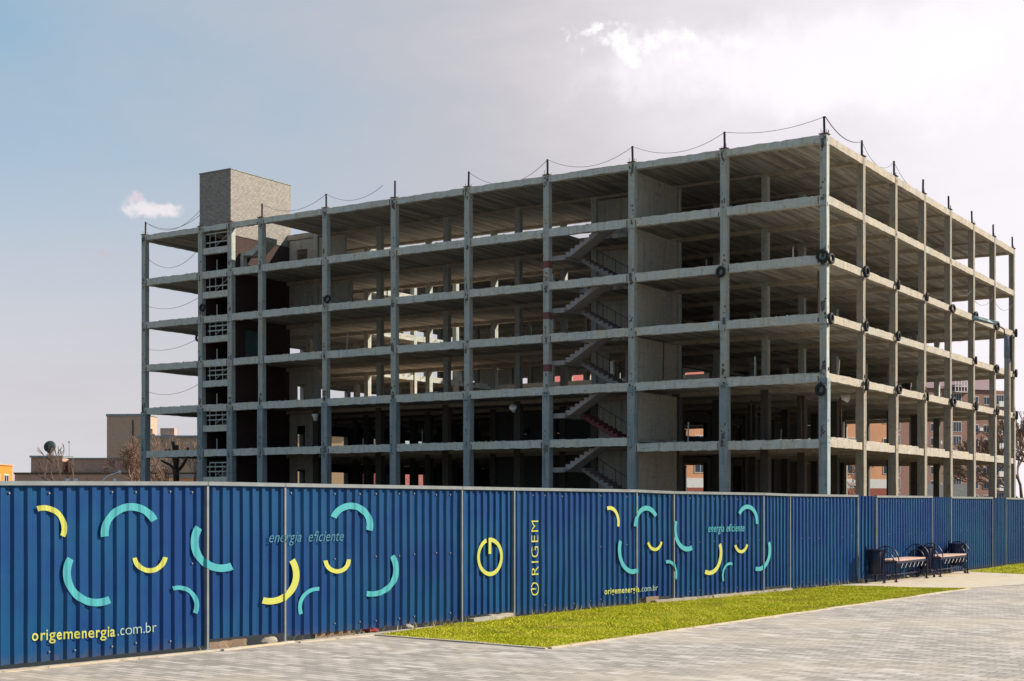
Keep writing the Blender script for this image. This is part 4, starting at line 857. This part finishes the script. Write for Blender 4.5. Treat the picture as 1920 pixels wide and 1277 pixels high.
# loose things under the fence
def lump(name, s, off, z, r, col, label, cat, sq=(1, 1, .6), n=2):
    bm = bmesh.new(); bmesh.ops.create_icosphere(bm, subdivisions=n, radius=1)
    for v in bm.verts: v.co *= 1 + .35 * noise.noise(v.co * 1.3 + Vector((s * 3, 0, 0)))
    me = bpy.data.meshes.new(name); bm.to_mesh(me); bm.free(); me.materials.append(col)
    o = bpy.data.objects.new(name, me); COL.objects.link(o); x, y = fpos(s, off); o.location = (x, y, z); o.scale = (r * sq[0], r * sq[1], r * sq[2]); o.rotation_euler = (0, 0, s)
    tag(o, label, cat); return o
tan = flat('tan_board', (.22, .15, .10), .8); stone = concrete('pale_stone', (.34, .32, .28)); cloth = flat('red_cloth', (.35, .03, .04), .9)
def board(name, s0, s1, off, z, w, h, mat, label, cat):
    m = MB(); x0, y0 = fpos(s0, off); x1, y1 = fpos(s1, off); L = math.hypot(x1 - x0, y1 - y0)
    Mx = Matrix.Translation((x0, y0, z)) @ Matrix.Rotation(math.atan2(y1 - y0, x1 - x0), 4, 'Z')
    m.rbox(0, -w / 2, 0, L, w / 2, h, 0, .008, .12)
    m.v = [tuple(Mx @ Vector(p)) for p in m.v]; tag(m.build(name, mat), label, cat)
board('wooden_board', 3.47, 4.05, -.06, -.02, .10, .10, tan, 'tan wooden board lying under the second fence sheet', 'board')
lump('stone', 4.42, -.02, .02, .085, stone, 'pale rough stone under the fence beside the third post', 'stone', (1.4, 1, .7))
lump('rag', 6.25, -.04, .02, .07, cloth, 'red rag stuffed under the fence', 'rag', (1.8, 1, .5))
board('wooden_board', 5.2, 5.9, -.05, -.03, .08, .09, tan, 'reddish tan plank lying under the wide third fence sheet', 'board')
lump('stone', 6.95, .02, .02, .06, stone, 'small pale stone where the pavement edge meets the lawn', 'stone', (1.3, 1, .7))
board('concrete_kerb_piece', 8.2, 8.95, .12, -.01, .10, .07, stone, 'broken pale kerb piece under the fence left of the ring emblem', 'kerb')
board('concrete_kerb_piece', 8.75, 9.3, .02, .02, .12, .05, stone, 'tilted concrete slab leaning under the ring emblem sheet', 'slab')
board('concrete_kerb_piece', 13.2, 14.9, .10, .0, .09, .05, stone, 'long pale kerb lying below the second web address', 'kerb')
board('concrete_kerb_piece', 14.95, 17.9, .10, .0, .08, .05, stone, 'longest pale kerb lying on the lawn edge below the right hand arcs', 'kerb')
board('brick_block', 13.05, 13.4, -.02, .0, .12, .11, tan, 'brown brick block wedged under the fence below the second web address', 'brick')
for k, (s, r) in enumerate(((23.6, .06), (24.4, .05), (25.6, .07), (26.3, .06))):
    lump('stone', s, .10, .03, r, stone, ['white stone behind the first bench', 'small stone between the two benches', 'round pale stone behind the second bench', 'pale stone past the second bench near the right end'][k], 'stone')
lump('stone', 27.6, .12, .03, .05, stone, 'white pebble on the grass right of the benches', 'stone')
# dry weeds along the foot of the fence
g = np.random.default_rng(5); m = MB()
for k in range(1500):
    s = g.uniform(3.3, 27); off = g.normal(.05, .06)
    if not (g.random() < .35 + .5 * math.sin(s * 2.3) ** 2): continue
    if s < 6.5 and g.random() < .6: continue
    x, y = fpos(s, off); h = g.uniform(.03, .12); a = g.uniform(0, 6.28); dx, dy = math.cos(a) * .006, math.sin(a) * .006
    m.face([(x - dx, y - dy, 0), (x + dx, y + dy, 0), (x + g.normal(0, .04), y + g.normal(0, .04), h)])
M['straw'] = flat('dry_straw', (.40, .33, .14), .9)
tag(m.build('weeds', M['straw'], fix=False), 'dry straw coloured weeds along the foot of the blue fence', 'weeds', kind='stuff')

# ============================================================ benches and bins
def bench():
    r = empty('park_bench', (0, 0, 0), label='', cat='bench', group='benches along the fence')
    L, D, H = 2.05, .46, .45      # local x along the fence, y towards the camera side is negative
    m = MB()
    for k in range(4):
        y = -D + .02 + k * .115; m.box(.05, y, H, L - .05, y + .10, H + .035)
    m.build('seat', M['wood'], r)
    m = MB(); m.box(.05, -D, H - .05, L - .05, -D + .03, H - .002); m.box(.05, -.03, H - .05, L - .05, 0, H - .002)
    for k in range(7):
        x = .25 + k * .26; m.tube([(x, -D + .015, H - .05), (x + .13, -D + .015, H - .16), (x + .26, -D + .015, H - .05)], .008, 5)
    m.tube([(.05, -D / 2, .14), (L - .05, -D / 2, .14)], .012, 5)
    m.build('seat_frame', M['black'], r)
    for x in (.04, L - .04):
        m = MB()
        for y in (-D, 0):
            m.tube([(x, y, 0), (x, y, H + .02)], .018, 6); m.box(x - .035, y - .035, 0, x + .035, y + .035, .02)
        m.tube([(x, -D, H - .03), (x, 0, H - .03)], .016, 6)
        m.tube([(x, -D, .14), (x, -D * .5, .20), (x, 0, .14)], .012, 6)
        for s in (-1, 1): m.tube([(x, -D / 2 + s * .20, .03), (x, -D / 2 + s * .13, .15), (x, -D / 2 + s * .05, .05)], .010, 5)
        m.build('leg_frame', M['black'], r)
        m = MB()
        for rad, hh in ((D / 2 + .06, .33), (D / 2 - .06, .20)):
            m.tube([(x, -D / 2 - rad * math.cos(a), H + hh * math.sin(a)) for a in [math.pi * k / 14 for k in range(15)]], .012, 6)
        for k in (4, 7, 10):
            a = math.pi * k / 14; m.tube([(x, -D / 2 - (D / 2 + .06) * math.cos(a), H + .33 * math.sin(a)), (x, -D / 2 - (D / 2 - .06) * math.cos(a), H + .20 * math.sin(a))], .009, 5)
        m.build('armrest', M['black'], r)
    return r
b1 = bench(); b2 = copy_tree(b1)
for b_, p, q, lab in ((b1, (18.30, -44.42), (18.38, -42.3), 'iron bench with pinkish wooden seat and arched armrests, nearer the camera'), (b2, (18.46, -41.66), (18.56, -39.55), 'iron bench with pinkish wooden seat and arched armrests, at the far right')):
    a = math.atan2(q[1] - p[1], q[0] - p[0]); b_.location = (p[0] - .46, p[1], .005); b_.rotation_euler = (0, 0, a); b_['label'] = lab
def bin_():
    r = empty('litter_bin', (0, 0, 0), label='', cat='litter bin', group='dark litter bins beside the benches')
    m = MB(); prof_ = [(.10, .18), (.15, .20), (.165, .45), (.175, .70), (.17, .705), (.155, .45), (.14, .22), (.02, .21)]
    m.lathe(prof_, 20); m.build('bucket', M['black'], r, True)
    m = MB()
    for k in range(16):
        a = 2 * math.pi * k / 16; m.tube([(math.cos(a) * .155, math.sin(a) * .155, .18), (math.cos(a) * .185, math.sin(a) * .185, .72)], .007, 4)
    m.lathe([(.18, .70), (.195, .705), (.195, .725), (.18, .73), (.18, .70)], 20); m.build('grille', M['black'], r)
    for sx in (-1, 1):
        m = MB(); m.tube([(sx * .19, 0, 0), (sx * .20, 0, .78)], .014, 6); m.tube([(sx * .19, -.12, 0), (sx * .19, 0, .16), (sx * .19, .12, 0)], .010, 5); m.build('leg', M['black'], r)
    return r
n1 = bin_(); n2 = copy_tree(n1); n3 = copy_tree(n1)
for o, p, lab in ((n1, (18.02, -44.95), 'dark litter bin left of the nearer bench'), (n2, (18.22, -41.98), 'dark litter bin standing between the two benches'), (n3, (18.28, -39.60), 'dark litter bin behind the far end of the right bench')):
    o.location = (*p, .005); o.rotation_euler = (0, 0, .1); o['label'] = lab

# ============================================================ lamps
m_, t, b = new_mat('lamp_head'); b.inputs['Base Color'].default_value = (.16, .24, .26, 1); b.inputs['Roughness'].default_value = .4; M['lamp'] = m_
sl = empty('street_lamp', (12.5, -10.8, 0), label='tall grey street lamp with teal head standing at the right in front of the building', cat='street lamp')
m = MB(); m.lathe([(.20, -.05), (.20, .9), (.16, 1.1), (.135, 8.1), (.135, 8.2)], 14); m.build('pole', M['conc_side'], sl, True)
m = MB(); m.lathe([(.10, 7.4), (.14, 8.12), (.145, 8.15), (.145, 9.05), (.0, 9.08)], 14); m.build('sleeve', flat('bluish_sleeve', (.17, .18, .20), .5), sl, True)
m = MB(); m.box(.15, -.04, 7.95, .21, .04, 9.1); m.tube([(-.1, 0, 9.0), (-.12, -.05, 9.35), (-.45, -.3, 9.6)], .03, 6); m.build('arm', M['steel'], sl)
m = MB(); Mx = Matrix.Translation((-.40, -.26, 9.58)) @ Matrix.Rotation(R(213), 4, 'Z') @ Matrix.Rotation(R(-14), 4, 'Y')
pts = [(0, .03), (.15, .06), (.45, .13), (.85, .17), (1.05, .12), (1.1, .03)]
for side in (1,):
    for (x0, w0), (x1, w1) in zip(pts, pts[1:]):
        for z0_, z1_, k0, k1 in ((.0, .12, 1, .55), (-.05, .0, .9, 1)):
            for sgn in (1, -1):
                m.face([tuple(Mx @ Vector((x0, sgn * w0 * k0, z0_))), tuple(Mx @ Vector((x1, sgn * w1 * k0, z0_))), tuple(Mx @ Vector((x1, sgn * w1 * k1, z1_))), tuple(Mx @ Vector((x0, sgn * w0 * k1, z1_)))])
        m.face([tuple(Mx @ Vector(q)) for q in ((x0, -w0 * .55, .12), (x1, -w1 * .55, .12), (x1, w1 * .55, .12), (x0, w0 * .55, .12))])
        m.face([tuple(Mx @ Vector(q)) for q in ((x0, -w0 * .9, -.05), (x0, w0 * .9, -.05), (x1, w1 * .9, -.05), (x1, -w1 * .9, -.05))])
m.build('lamp_head', M['lamp'], sl)
pl = empty('park_lamp', (-47.0, -10.0, 0), label='small white park lamp with a curved arm above the fence at the left', cat='park lamp')
m = MB(); m.tube([(0, 0, -.05), (0, 0, 2.9), (.05, .03, 3.2), (.3, .2, 3.5), (.9, .58, 3.75)], [.06, .05, .05, .045, .04], 8); m.build('pole', M['white'], pl, True)
m = MB(); m.lathe([(0, -.14), (.10, -.10), (.14, 0), (.10, .10), (0, .14)], 12, (.98, .63, 3.76)); m.build('lamp_globe', M['white'], pl, True)
for (x, y), lab in (((-48.9, -11.3), 'leftmost of three white globe lamps peeping over the fence'), ((-48.4, -11.0), 'middle one of three white globe lamps peeping over the fence'), ((-46.3, -9.5), 'white globe lamp peeping over the fence beside the curved lamp')):
    q = empty('globe_lamp', (x, y, 0), label=lab, cat='globe lamp', group='white globe lamps left of the building')
    m = MB(); m.tube([(0, 0, -.05), (0, 0, 3.05)], .04, 6); m.build('pole', M['rail'], q)
    m = MB(); m.lathe([(0, 3.02), (.12, 3.05), (.17, 3.18), (.12, 3.31), (0, 3.34)], 12); m.build('lamp_globe', M['white'], q, True)

# ============================================================ bare trees
def bare_tree(name, loc, H, label, seed, spread=.5, trunk_r=.16, depth=6, twig=.018, lean=(0, 0), first=.25, cat='bare tree', group=None, split=3, mat='twig', up=.12):
    rnd = random.Random(seed); r = empty(name, loc, label=label, cat=cat); 
    if group: r['group'] = group
    tr = MB(); cr = MB()
    def grow(p, d, L, rad, k):
        q = p; pts = [p]; rr = [rad]; nseg = 3 if k < 3 else 2
        for i in range(nseg):
            d = (d + Vector((rnd.gauss(0, .13), rnd.gauss(0, .13), rnd.gauss(0, .08) + up * .4))).normalized(); q = q + d * L / nseg; pts.append(q); rr.append(rad * (1 - .45 * (i + 1) / nseg))
        (tr if k < 2 else cr).tube(pts, [max(x, twig) for x in rr], 6 if k < 2 else 3, 0, False)
        if k >= depth: return
        n = split + (1 if rnd.random() < .4 else 0)
        for i in range(n):
            a = rnd.uniform(0, 6.28); s = spread * rnd.uniform(.6, 1.3)
            o = d.orthogonal().normalized(); o2 = d.cross(o); nd = (d + (o * math.cos(a) + o2 * math.sin(a)) * s + Vector((0, 0, up))).normalized()
            j = pts[-1] if i < 2 else pts[rnd.randint(1, len(pts) - 1)]
            grow(j, nd, L * rnd.uniform(.62, .85), rad * .56, k + 1)
    grow(Vector((0, 0, -.1)), Vector((lean[0], lean[1], 1)).normalized(), H * first, trunk_r, 0)
    tr.build('trunk', M['bark'], r, True, fix=False); cr.build('crown', M[mat], r, fix=False); return r
bare_tree('bare_tree', (-80, 22.0, 0), 11, 'brown leafless bushy tree right of the tall windowless block', 3, .62, .20, 6, .016, (.1, 0), .22, group='bare trees left of the building')
bare_tree('bare_tree', (-80.6, 23.4, 0), 10, 'leafless tree close to the left corner column of the building', 4, .6, .18, 6, .016, (.0, 0), .22, group='bare trees left of the building')
bare_tree('bare_tree', (-85, 19.0, 0), 8.0, 'dark leaning leafless tree left of the bushy one', 9, .5, .2, 4, .035, (-.45, -.3), .34, group='bare trees left of the building', mat='bark', split=2)
bare_tree('bare_tree', (-72, 20.0, 0), 11.5, 'thin wispy leafless tree seen through the empty left bay', 5, .42, .10, 5, .011, (0, 0), .22, group='bare trees left of the building')
bare_tree('bare_tree', (-71.5, 22.5, 0), 11, 'second wispy leafless tree seen through the empty left bay', 6, .42, .10, 5, .011, (0, 0), .22, group='bare trees left of the building')
pt = empty('pollarded_tree', (-61.4, 10.4, 0), label='dark pollarded tree with stubby cut limbs seen through the left bay', cat='pollarded tree')
m = MB(); m.tube([(0, 0, -.1), (.02, 0, 2), (0, 0, 3.9), (-.05, 0, 4.6)], [.28, .25, .26, .30], 9); m.build('trunk', M['poll'], pt, True)
rv = Vector((.8386, .5448, 0))
m = MB()
for pts_, ra in (([(0, 4.3), (-.15, 5.2), (-.35, 5.8), (-.9, 6.2)], .14), ([(0, 4.4), (-.5, 4.9), (-1.1, 5.2), (-1.3, 5.3)], .12), ([(0, 4.4), (-.05, 5.6), (-.3, 6.9)], .18), ([(0, 4.5), (.10, 5.6), (.05, 6.6)], .18), ([(.0, 4.3), (.5, 4.8), (.85, 5.4), (1.0, 6.4)], .15), ([(-.1, 5.2), (-.5, 6.0), (-.6, 6.3)], .09)):
    m.tube([rv * a + Vector((0, 0, z)) for a, z in pts_], [ra, ra * .95, ra * .8, ra * .7][:len(pts_)], 7)
m.build('limbs', M['poll'], pt, True)
bare_tree('bare_tree', (-24.0, 76.0, 0), 9.5, 'small leafless tree seen low through the sunlit side of the frame', 12, .6, .12, 5, .025, (0, 0), .25)
bare_tree('bare_tree', (-12.8, 101, 0), 17, 'tall brown leafless tree at the right edge of the picture', 13, .5, .3, 6, .045, (0, 0), .24)
bare_tree('bare_tree', (-8.5, 96, 0), 13, 'lower leafless tree cut off by the right edge of the picture', 14, .55, .25, 6, .045, (0, 0), .24)

# ============================================================ surrounding buildings
def orient(o, loc, rz): o.location = loc; o.rotation_euler = (0, 0, rz)
def win(w, h, fr, panes=2, proud=.05):
    m = MB(); m.box(0, -proud, 0, w, .02, h, 0); fw = .09
    for k in range(panes):
        a = fw + (w - fw) / panes * k; b_ = a + (w - fw) / panes - fw; m.box(a, -proud - .012, fw, b_, -proud + .01, h - fw, 1)
    return m.build('window', [fr, M['glass']])
def place_win(src, root, x, y, z, rz=0):
    o = src.copy(); COL.objects.link(o); o.parent = root; o.location = (x, y, z); o.rotation_euler = (0, 0, rz)
tanm = concrete('beige_render', (.50, .38, .30), streak=.2); pinkm = concrete('pinkish_render', (.50, .34, .29), streak=.15); orm = flat('orange_render', (.75, .26, .03), .8, 0, .05)
apbrick = brickmat('apartment_brick', (.34, .17, .14), (.27, .13, .11), (.30, .22, .18), .5, .16, .15)
salmon = flat('salmon_render', (.72, .36, .20), .85, 0, .08, .6); roofred = flat('red_roofing', (.40, .09, .08), .7); purple = flat('purple_roofing', (.13, .06, .09), .6)
# tall windowless block
def simple_block(name, loc, rz, w, d, h, mat, label, cat='building', para=.3, extra=None):
    r = empty(name, loc, rz, label=label, cat=cat)
    m = MB(); m.box(0, 0, -.1, w, d, h); m.build('wall', mat, r)
    m = MB(); m.box(-.15, -.15, h, w + .15, d + .15, h + para); m.build('roof', M['conc_low'], r)
    if extra: extra(r)
    return r
A0 = math.atan2(.5448, .8386)
def ex(r):
    m = MB(); m.box(5.6, -.12, 0, 5.9, .0, 19.2); m.build('wall_seam', M['bark'], r)
simple_block('apartment_block', (-207.8, 129.9, 0), A0 - .10, 9.6, 4.0, 20.0, tanm, 'tall beige windowless block rising left of the building', para=.5, extra=ex)
# low factory
lb = empty('low_building', (-140.2, 54.6, 0), A0, label='low pinkish brown building with a dish on its flat roof', cat='building')
m = MB(); m.box(0, 0, -.1, 40, 14, 5.7); m.build('wall', pinkm, lb)
m = MB(); m.box(-.1, -.15, 5.7, 40.1, 14.1, 5.95); m.build('roof', M['bark'], lb)
m = MB(); m.box(1.9, 1.2, 5.95, 6.4, 9, 8.1); m.box(7.2, 1.4, 5.95, 25.5, 9, 7.9); m.box(6.5, 3.0, 5.95, 7.1, 9, 7.8); m.build('upper_storey', pinkm, lb)
m = MB(); m.box(1.75, 1.0, 8.1, 6.5, 9.2, 8.38); m.box(7.1, 1.2, 7.9, 25.6, 9.2, 8.08); m.build('roof', M['conc_low'], lb)
m = MB(); m.box(2, -.03, 3.9, 6.2, .02, 4.4); m.build('window', M['glass'], lb)
sdh = empty('satellite_dish', (-136.0, 57.3, 8.38), A0, label='dark satellite dish on the roof of the low building', cat='satellite dish')
m = MB(); Mx = Matrix.Rotation(R(75), 4, 'X')
m.lathe([(0, .22), (.3, .19), (.6, .11), (.85, 0), (.87, .0), (.86, .03), (.6, .15), (.3, .23), (0, .26)], 24, (0, 0, 1.25), 0, Mx); m.build('reflector', flat('dark_green_dish', (.03, .05, .05), .6), sdh, True)
m = MB(); m.tube([(0, 0, 0), (0, .05, 1.2)], [.16, .10], 8); m.box(-.4, -.3, 0, .4, .3, .12); m.box(-.28, -.2, .25, .28, .25, .6); m.build('mount', M['steel'], sdh)
m = MB(); m.tube([(0, -.15, .9), (0, -.75, 1.35)], .03, 5); m.box(-.07, -.82, 1.28, .07, -.68, 1.42); m.build('feed_arm', M['steel'], sdh)
an = empty('roof_antenna', (-133.7, 58.8, 8.08), label='thin mast antenna on the roof right of the dish', cat='antenna')
m = MB(); m.tube([(0, 0, 0), (0, 0, 2.2)], .035, 5); m.build('mast', M['rail'], an)
m = MB(); m.tube([(-.8, -.5, .12), (.5, .3, .12)], .03, 5); m.box(-.1, -.1, 2.1, .1, .1, 2.3); m.build('crossbar', M['rail'], an)
# pink wing behind the left bay
def ex(r):
    for a, b_, h in ((1.0, 1.9, .9), (3.0, 5.0, 1.0), (9.6, 11.3, .8), (12.6, 13.8, .9)):
        m = MB(); m.box(a, 1, 11.3, b_, 2.5, 11.3 + h); m.build('roof_vent', pinkm, r)
    for k in range(6):
        m = MB(); m.box(.8 + k * 2.7, -.04, 6.2, 1.1 + k * 2.7, .0, 10.8); m.build('wall_seam', tanm, r)
simple_block('factory_wing', (-125.5, 64.0, 0), A0, 17, 12, 10.9, tanm, 'long beige factory wing seen through the empty left bay', para=.3, extra=ex)
simple_block('orange_shed', (-99.0, 40, 0), A0, 13, 6, 4.6, salmon, 'low salmon shed with a red roof behind the bare trees', 'shed', para=.35)
# orange house far left
oh = empty('orange_house', (-86.7, 5.2, 0), A0 - .05, label='bright orange rendered house at the far left edge', cat='house')
m = MB(); m.box(0, 0, -.1, 4.0, 7, 5.25); m.build('wall', orm, oh)
m = MB(); m.box(-.1, -.1, 5.25, 4.1, 7.1, 5.36); m.build('roof', salmon, oh)
w_ = win(1.15, 1.3, M['white'], 2); w_.parent = oh; w_.location = (2.3, -.0, 3.1); place_win(w_, oh, .6, 0, 3.1); [place_win(w_, oh, 4.0, yy, 3.1, R(90)) for yy in (.9, 2.9, 4.9)]
# woods on the skyline
m = MB(); g = np.random.default_rng(8)
for k in range(5200):
    u = g.uniform(0, 1); X0, Y0 = -560 + 260 * u, 150 + 190 * u
    hmax = 9 + 5 * noise.noise(Vector((u * 14, 0, 0))) + 3 * noise.noise(Vector((u * 50, 3, 0)))
    z = g.uniform(0, 1) ** .7 * hmax; s = g.uniform(.5, 1.3); x = X0 + g.normal(0, 4); y = Y0 + g.normal(0, 4)
    a, b2 = g.normal(0, s, 3), g.normal(0, s, 3); p = np.array((x, y, z)); m.face([p, p + a, p + b2])
M['wood_far'] = flat('far_woods', (.10, .105, .10), .95)
tag(m.build('distant_woods', M['wood_far'], fix=False), 'distant grey woods on the skyline left of the low building', 'woods', kind='stuff')

# brick apartment house on the right
ap = empty('brick_apartment_house', (-66.0, 191.0, 0), R(55), label='dark red brick apartment house with white framed windows behind the frame', cat='apartment house')
m = MB(); m.box(0, 0, -.1, 38.5, 14, 24.5); m.build('wall', apbrick, ap)
m = MB(); m.prism([(-.4, 24.5), (14.4, 24.5), (12, 27.6), (2.2, 27.6)], 0, -.3, 35.0); m.build('roof', purple, ap)
wa = win(1.5, 1.6, M['white'], 2); wa.parent = ap; wb = win(2.6, 2.1, M['white'], 4); wb.parent = ap; first_a = first_b = True; cnt = 1
cols_ = [(3, 'a'), (9, 'b'), (15.5, 'a'), (19, 'a'), (24, 'b'), (29.4, 'a'), (32.2, 'a'), (35.4, 'b')]
for z in [1.6 + 2.85 * k for k in range(8)]:
    for x, ty_ in cols_:
        src = wa if ty_ == 'a' else wb
        if ty_ == 'a' and first_a: wa.location = (x, 0, z); first_a = False; continue
        if ty_ == 'b' and first_b: wb.location = (x, 0, z); first_b = False; continue
        place_win(src, ap, x, 0, z)
for k, (x, z) in enumerate(((20.8, 4.9), (20.8, 13.4), (31.0, 7.7), (31.0, 10.6), (31.0, 16.2))):
    m = MB(); m.box(x, -.35, z, x + .8, 0, z + .6); m.build('air_conditioner', M['white'], ap)
m = MB()
for z in range(3):
    m.box(24.2, -1.1, 23.8 + z * 1.1, 28.0, 0, 23.95 + z * 1.1)
for k in range(6): m.box(24.2 + k * .74, -1.1, 23.8, 24.35 + k * .74, -1.0, 27.2)
m.build('rooftop_bay', M['white'], ap)
for z in [1.2 + 2.85 * k for k in range(8)]:
    m = MB(); m.box(35.2, -1.2, z, 38.4, 0, z + .2); m.box(35.2, -1.2, z + .2, 38.4, -1.1, z + 1.1); m.build('balcony', M['white'], ap)
# salmon house behind the back wall, seen through the lower openings
sh_ = empty('salmon_house', (-62, 74.0, 0), R(52), label='long salmon house with a red roof seen through the lower openings', cat='house')
m = MB(); m.box(0, 0, 4.8, 48, 11, 15.6); m.build('wall', salmon, sh_)
m = MB(); m.box(-.05, -.05, -.1, 48.05, 11.05, 3.6); m.build('base', flat('brick_red_base', (.32, .09, .06), .8), sh_)
m = MB(); m.box(-.03, -.03, 3.6, 48.03, 11.03, 4.8); m.build('plinth', M['white'], sh_)
m = MB(); m.prism([(-.5, 15.6), (11.5, 15.6), (5.5, 19.6)], 0, -.4, 48.4); m.build('roof', roofred, sh_)
wc = win(1.7, 1.4, M['white'], 2); wc.parent = sh_; f1 = True
for z in (5.5, 8.9, 12.3):
    for k in range(9):
        if f1: wc.location = (2.0 + k * 5.6, 0, z); f1 = False; continue
        place_win(wc, sh_, 2.0 + k * 5.6, 0, z)
rh = empty('pink_house', (-88.5, 73.0, 0), R(58), label='pink brick house seen through the slits of the left wing', cat='house')
m = MB(); m.box(0, 0, -.1, 20, 10, 9.5); m.build('wall', flat('pink_brick', (.55, .20, .18), .85, 0, .2, 3), rh)
m = MB(); m.prism([(-.5, 9.5), (10.5, 9.5), (5, 12)], 0, -.4, 20.4); m.build('roof', M['conc_low'], rh)
th = empty('tan_house', (-92.5, 60.8, 0), R(45), label='tan rendered house seen through the lowest storeys of the left wing', cat='house')
m = MB(); m.box(-1, 0, -.1, 6.5, 9, 10.2); m.build('wall', flat('tan_render', (.72, .50, .28), .85, 0, .08), th)
m = MB(); m.box(-1.2, -.2, 10.2, 6.7, 9.2, 10.7); m.build('roof', M['conc'], th)
wd = win(.5, 1.5, M['bark'], 1); wd.parent = th; wd.location = (3.9, 0, 5.6); place_win(wd, th, 1.2, 0, 5.6); place_win(wd, th, 3.9, 0, 1.4)

# delivery truck parked behind the frame
vt = empty('box_truck', (-14.2, 63.0, 0), R(20), label='white box truck parked behind the frame, seen low on the sunlit side', cat='truck')
m = MB(); m.rbox(0, 0, .9, 5.2, 2.3, 3.5, 0, 0, 6); m.build('cargo_box', M['white'], vt)
m = MB(); m.prism([(-1.9, .55), (-.05, .55), (-.05, 2.5), (-.7, 2.55), (-1.55, 1.5), (-1.9, 1.35)], 1, .1, 2.2); m.build('cab', M['white'], vt)
m = MB(); m.face([(-1.53, .25, 1.56), (-1.53, 2.05, 1.56), (-.78, 2.05, 2.46), (-.78, .25, 2.46)]); m.v = [(a - .03, b_, c_ + .02) for a, b_, c_ in m.v]; m.build('windscreen', M['glass'], vt, fix=False)
for x in (-1.1, 3.9):
    for y in (.05, 2.0):
        m = MB(); m.lathe([(0, 0), (.42, 0), (.45, .05), (.45, .2), (.42, .25), (0, .25)], 18, (x, y, .45), 0, Matrix.Rotation(R(-90), 4, 'X')); m.build('wheel', M['rubber'], vt, True)
